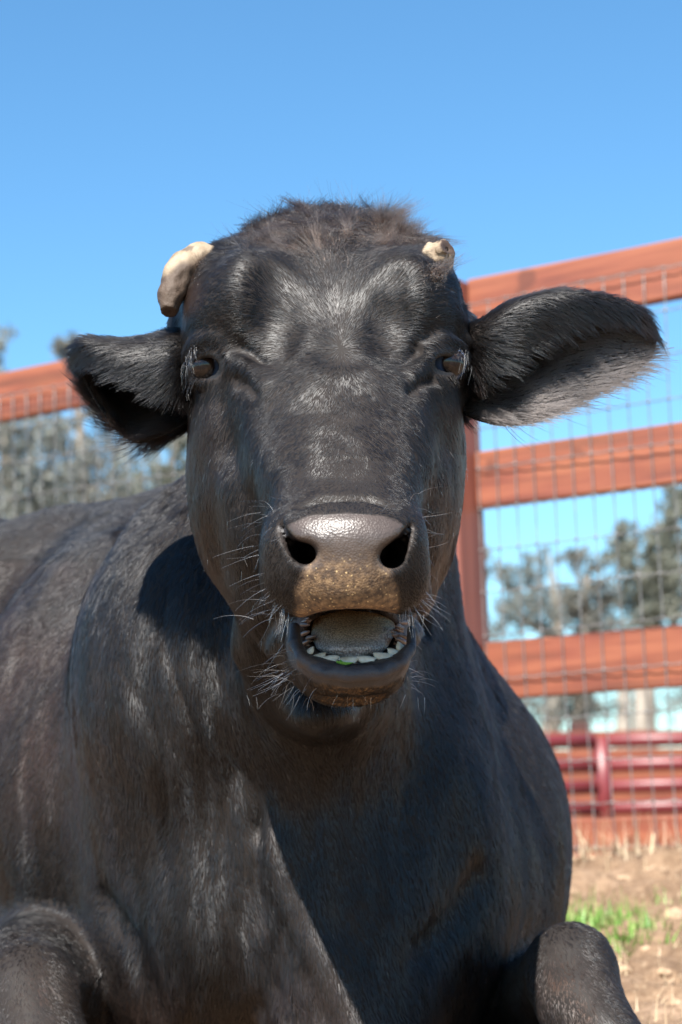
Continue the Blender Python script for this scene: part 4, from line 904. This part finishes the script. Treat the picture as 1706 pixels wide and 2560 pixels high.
TF = [tuft(1300, (965,560), 17, 12, 2.02, -80, 30, 68, 12, 1, flat=0.3), tuft(700, (1010,580), 18, 14, 2.01, -50, 25, 55, 10, 2, flat=0.5), tuft(420, (1055,600), 11, 9, 1.99, -14, 25, 58, 6, 3, flat=0.3),
      tuft(450, (1090,690), 10, 10, 1.965, -18, 25, 58, 8, 4, flat=0.3), tuft(1800, (880,545), 55, 12, 2.03, -80, 15, 42, 25, 5), tuft(1500, (740,545), 70, 12, 2.04, -120, 12, 34, -20, 6),
      tuft(70, (870,540), 110, 10, 2.04, -85, 40, 80, 30, 7, 0.00014, flat=0.3), tuft(4200, (860,600), 105, 34, 1.975, -60, 30, 75, 70, 8), tuft(2200, (700,590), 60, 30, 1.975, 200, 22, 55, -30, 14), tuft(900, (1080,660), 18, 40, 2.0, -70, 15, 40, 8, 9),
      tuft(900, (500,640), 14, 30, 2.01, 190, 12, 30, 8, 10), tuft(900, (930,595), 60, 16, 1.98, 20, 30, 70, 50, 12)]
TP = np.concatenate(TF)
strands('forelock', TP, None, np.full(len(TP), 0.00022)*rng.uniform(0.6, 1.2, len(TP)), np.clip(rng.uniform(0, 0.65, len(TP)), 0, 1), TUFTM, tip=0.15)

# ---------------------------------------------------------------- horns
horn, N, L, b = nmat('horn_keratin'); co = coords(N)
c = mix(N, L, ramp(N, L, noise(N, L, 45, 6, 0.7, vec=co), [(0.3, (0.30, 0.21, 0.13)), (0.55, (0.50, 0.39, 0.26)), (0.75, (0.62, 0.53, 0.39))]), (0.10, 0.055, 0.03), (0.10, 0.055, 0.03))
N_ = attr(N, 'worn').outputs['Fac']; c = mix(N, L, N_, ramp(N, L, noise(N, L, 45, 6, 0.7, vec=co), [(0.3, (0.15, 0.10, 0.058)), (0.5, (0.27, 0.20, 0.128)), (0.75, (0.37, 0.30, 0.215))]), (0.05, 0.028, 0.017))
L.new(c, b.inputs['Base Color']); b.inputs['Roughness'].default_value = 0.62; bump(N, L, b, noise(N, L, 140, 6, 0.75, vec=co), 0.6, 0.003)
def hornmesh(path, seed, rough, nu=40, nv=56, flat=0.85):
    P = crom(np.array([C(*p[:3]) for p in path]), nu); Rr = crom(np.array([[M(p[3], p[2])] for p in path]), nu)[:, 0]
    T_ = np.gradient(P, axis=0); T_ /= np.linalg.norm(T_, axis=1, keepdims=True); ref = np.array([0.1, 0.2, -1.0]); e1 = np.cross(T_, ref); e1 /= np.linalg.norm(e1, axis=1, keepdims=True); e2 = np.cross(T_, e1)
    th = np.linspace(0, 2*math.pi, nv, endpoint=False)
    V = P[:, None] + Rr[:, None, None]*(np.cos(th)[None, :, None]*e1[:, None]*flat + np.sin(th)[None, :, None]*e2[:, None])
    caps = [V]; worn = [np.zeros((nu, nv))]
    for k, (sc, push) in enumerate(((0.93, 0.05), (0.80, 0.09), (0.55, 0.06), (0.3, 0.0), (0.1, -0.03))):
        caps.append(P[-1][None, None] + (V[-1:]-P[-1])*sc + T_[-1]*Rr[-1]*push); worn.append(np.full((1, nv), min(1, 0.5+k*0.5)))
    V = np.concatenate(caps); w = np.concatenate(worn).ravel(); n = len(V); V = V.reshape(-1, 3)
    I = np.arange(n*nv).reshape(n, nv); J = np.roll(I, -1, 1); F = np.stack([I[:-1], I[1:], J[1:], J[:-1]], -1).reshape(-1, 4).tolist(); F.append(I[-1].tolist())
    nz = (vn(V, 70, seed)-0.5)*rough + (vn(V, 220, seed+1)-0.5)*rough*0.5
    cen = np.repeat(np.concatenate([P, np.repeat(P[-1:], n-nu, 0)]), nv, 0); dr = V-cen; dr /= np.linalg.norm(dr, axis=1, keepdims=True)+1e-9
    return V+dr*nz[:, None], F, np.clip(w+0.7*(vn(V, 90, seed+2) > 0.72), 0, 1)
V, F, w = hornmesh([(550,672,2.02,48),(498,655,2.0,54),(454,684,1.985,50),(430,732,1.972,40),(424,778,1.962,27)], 3, 0.004); hx, hy = pix(V); w = np.maximum(w, sstep(-6, 14, (hy-690)+(hx-395)*0.45+30*(vn(V, 60, 5)-.5))*0.9); part('horn', V, F, horn, attrs=dict(worn=w), label='longer horn stub curving down with a brown cut end')
V, F, w = hornmesh([(1040,674,1.985,38),(1078,652,1.965,47),(1104,636,1.955,43),(1120,624,1.95,27)], 9, 0.009); part('horn', V, F, horn, attrs=dict(worn=w), label='short rough horn stub half hidden in hair')

# ---------------------------------------------------------------- hooves
hoofm, N, L, b = nmat('dark_hoof'); L.new(mix(N, L, noise(N, L, 40, 4, vec=coords(N)), (0.02, 0.018, 0.016), (0.07, 0.055, 0.04)), b.inputs['Base Color']); b.inputs['Roughness'].default_value = 0.5
for A, B, r in (((1700,2860,2.005), (1790,2985,1.97), 0.032), ((165,2880,2.055), (215,3010,2.0), 0.052)):
    for sd in (-1, 1):
        A_, B_ = C(*A), C(*B); ax_ = (B_-A_)/np.linalg.norm(B_-A_); s1 = np.cross(ax_, [0, 1, 0.2]); s1 /= np.linalg.norm(s1); s2 = np.cross(ax_, s1); V, F = [], []; n_ = 20
        for t, rr in ((-0.3, 0.75), (0.0, 0.9), (0.4, 1.0), (0.9, 0.95), (1.15, 0.6), (1.2, 0.1)):
            for q_ in range(n_):
                an = 2*math.pi*q_/n_; V.append(A_+(B_-A_)*t*0.8+s1*sd*r*0.52+r*rr*(math.cos(an)*s1*0.5+math.sin(an)*s2*0.95))
        for k in range(5):
            for q_ in range(n_): F.append((k*n_+q_, k*n_+(q_+1) % n_, (k+1)*n_+(q_+1) % n_, (k+1)*n_+q_))
        F.append(tuple(5*n_+q_ for q_ in range(n_))); part('hoof', np.array(V), F, hoofm)

# ---------------------------------------------------------------- mouth: tongue, teeth, cheek papillae, a blade of grass
tong, N, L, b = nmat('tongue'); co = coords(N)
sy_ = attr(N, 'along').outputs['Fac']
c = ramp(N, L, sy_, [(0.0, (0.50, 0.28, 0.10)), (0.45, (0.58, 0.40, 0.22)), (0.8, (0.45, 0.41, 0.40)), (1.0, (0.50, 0.40, 0.38))])
vo = N.new('ShaderNodeTexVoronoi'); vo.inputs['Scale'].default_value = 620; vo.feature = 'F1'; mp = N.new('ShaderNodeMapping'); mp.inputs['Scale'].default_value = (1, 1, 0.6); L.new(co, mp.inputs[0]); L.new(mp.outputs[0], vo.inputs['Vector'])
c = mix(N, L, ramp(N, L, vo.outputs['Distance'], [(0.25, (1, 1, 1)), (0.7, (0, 0, 0))]), mix(N, L, 0.6, c, (0.03, 0.022, 0.018)), c)
L.new(c, b.inputs['Base Color']); b.inputs['Roughness'].default_value = 0.36
iv = N.new('ShaderNodeMath'); iv.operation = 'SUBTRACT'; iv.inputs[0].default_value = 1; L.new(vo.outputs['Distance'], iv.inputs[1]); bump(N, L, b, iv.outputs[0], 0.7, 0.0012)
nu, nv = 60, 60
u = np.linspace(0, 1, nu)[:, None]; th = np.linspace(0, 2*math.pi, nv, endpoint=False)[None]
yy = np.interp(u, [0, 1], [1490, 1652]); hw = 104*np.ones_like(u)*np.interp(u, [0, .3, .6, .8, .9, .96, 1], [1.03, 1.02, .98, .86, .66, .42, .04]); dc = np.interp(u, [0, .3, .6, .85, 1], [1.85, 1.812, 1.775, 1.752, 1.745]); tk = 0.022*np.interp(u, [0, .8, 1], [1, .7, .05])
ct, st2 = np.cos(th), np.sin(th); sx_ = np.sign(ct)*np.abs(ct)**0.7; sz_ = np.sign(st2)*np.abs(st2)**0.9
xx = 882 + hw*sx_ + 3*np.sin(u*5); dd = dc - tk*sz_ + 0.006*np.exp(-(sx_/0.22)**2)*(sz_ > 0)*(1-u*0.6) + 0.010*np.abs(sx_)**3; yb = yy + 0*sx_
V = np.stack([(xx-853)*dd/FPX, (1280-yb)*dd/FPX, dd], -1).reshape(-1, 3); V += (np.stack([vn(V, 60, k) for k in (1, 2, 3)], 1)-0.5)*0.003
I = np.arange(nu*nv).reshape(nu, nv); J = np.roll(I, -1, 1); F = np.stack([I[:-1], J[:-1], J[1:], I[1:]], -1).reshape(-1, 4).tolist(); F += [I[0].tolist(), I[-1][::-1].tolist()]
part('tongue', V, F, tong, attrs=dict(along=np.broadcast_to(u, (nu, nv)).ravel()))
enam, N, L, b = nmat('tooth_enamel'); co = coords(N)
L.new(ramp(N, L, noise(N, L, 120, 4, vec=co), [(0.3, (0.42, 0.33, 0.22)), (0.6, (0.70, 0.62, 0.50))]), b.inputs['Base Color']); b.inputs['Roughness'].default_value = 0.3
for tx, ty, wd_, ht, rt in ((771,1634,30,15,38),(793,1646,40,16,18),(826,1651,42,19,4),(872,1653,44,18,2),(916,1651,43,19,-4),(958,1644,42,19,-12),(988,1636,36,19,-24),(1004,1622,26,17,-48)):
    ty -= 7; wd_ *= 1.2; ht *= 0.88; ty += 2; d = 1.722 + ((tx-885)/120)**2*0.022; n1, n2 = 20, 14
    a_ = np.linspace(0, 2*math.pi, n1, endpoint=False)[None]; p_ = np.linspace(0, math.pi, n2)[:, None]
    sx1 = np.sin(p_)*np.sign(np.cos(a_))*np.abs(np.cos(a_))**0.45*wd_/2*1.06; sy1 = -np.cos(p_)*np.ones_like(a_)*ht*0.62; sz1 = np.sin(p_)*np.sin(a_)*0.0035
    sy1 = np.where(sy1 < 0, sy1*0.75, sy1*1.5); sx1 = sx1*np.where(sy1 > 0, 0.85, 1)
    r_ = math.radians(-rt); X2 = sx1*math.cos(r_)-sy1*math.sin(r_); Y2 = sx1*math.sin(r_)+sy1*math.cos(r_)
    dd = d + sz1 + 0.00022*(-(sy1)) ; V = np.stack([(tx+X2-853)*dd/FPX, (1280-ty-Y2*1.0)*dd/FPX*1.0, dd], -1).reshape(-1, 3)
    I = np.arange(n1*n2).reshape(n2, n1); J = np.roll(I, -1, 1); F = np.stack([I[:-1], J[:-1], J[1:], I[1:]], -1).reshape(-1, 4)
    V += (np.stack([vn(V, 150, int(tx)+k) for k in (1, 2, 3)], 1)-0.5)*0.0012
    part('tooth', V, F, enam)
def cones_mesh(items, seg=8):
    V, F = [], []
    for A, B, r in items:
        ax_ = B-A; l = np.linalg.norm(ax_); ax_ /= l; e1 = np.cross(ax_, [0.3, 0.2, 1]); e1 /= np.linalg.norm(e1); e2 = np.cross(ax_, e1); o = len(V)
        for t, rr in ((0, 1), (0.4, 0.9), (0.75, 0.6), (0.95, 0.3)):
            for q in range(seg): an = 2*math.pi*q/seg; V.append(A+ax_*l*t + r*rr*(math.cos(an)*e1+math.sin(an)*e2))
        for k in range(3):
            for q in range(seg): F.append((o+k*seg+q, o+k*seg+(q+1) % seg, o+(k+1)*seg+(q+1) % seg, o+(k+1)*seg+q))
        F.append(tuple(o+3*seg+q for q in range(seg)))
    return np.array(V), F
gum, N, L, b = nmat('cheek_lining'); co = coords(N); L.new(mix(N, L, noise(N, L, 80, vec=co), (0.06, 0.035, 0.03), (0.30, 0.21, 0.17)), b.inputs['Base Color']); b.inputs['Roughness'].default_value = 0.35
for sd in (-1, 1):
  pp = []
  for k in range(23):
    t = rng.random(); y = 1545+95*t; x = 884 + sd*(126-8*t+rng.normal(0, 5)); d = 1.765+rng.uniform(0, .04)
    pp.append((C(x, y, d), C(x-sd*rng.uniform(10, 22), y-rng.uniform(-4, 10), d-0.012), 0.0022))
  V, F = cones_mesh(pp); part('cheek_papillae', V, F, gum)
leafm, N, L, b = nmat('fresh_grass'); b.inputs['Base Color'].default_value = (0.10, 0.26, 0.02, 1); b.inputs['Roughness'].default_value = 0.5
def blade(A, B, up, w, n=7, bend=0.15):
    A, B = np.array(A), np.array(B); L_ = np.linalg.norm(B-A); V = []
    for k in range(n):
        t = k/(n-1); c_ = A*(1-t)+B*t + np.array(up)*L_*bend*4*t*(1-t); wv_ = np.cross(B-A, up); wv_ = wv_/np.linalg.norm(wv_)*w*(1-t**2+0.02)
        V += [c_-wv_, c_+np.array(up)*w*0.3, c_+wv_]
    F = []
    for k in range(n-1):
        o = 3*k; F += [(o, o+1, o+4, o+3), (o+1, o+2, o+5, o+4)]
    return V, F
V, F = blade(C(842,1658,1.712), C(884,1656,1.709), np.array([0, -0.3, -1.0])/1.04, 0.0022)
V2, F2 = blade(C(850,1652,1.713), C(868,1662,1.707), np.array([0, -0.3, -1.0])/1.04, 0.0016); F += [tuple(i+len(V) for i in f) for f in F2]; V = V+V2
g = bpy.data.objects.new('grass_blade', npmesh('grass_blade', toworld(V)-W(860,1657,1.711), F, leafm)); g.location = W(860,1657,1.711); COL.objects.link(g)
setp(g, 'small torn green grass blade caught on the cow lower front teeth', 'grass blade')
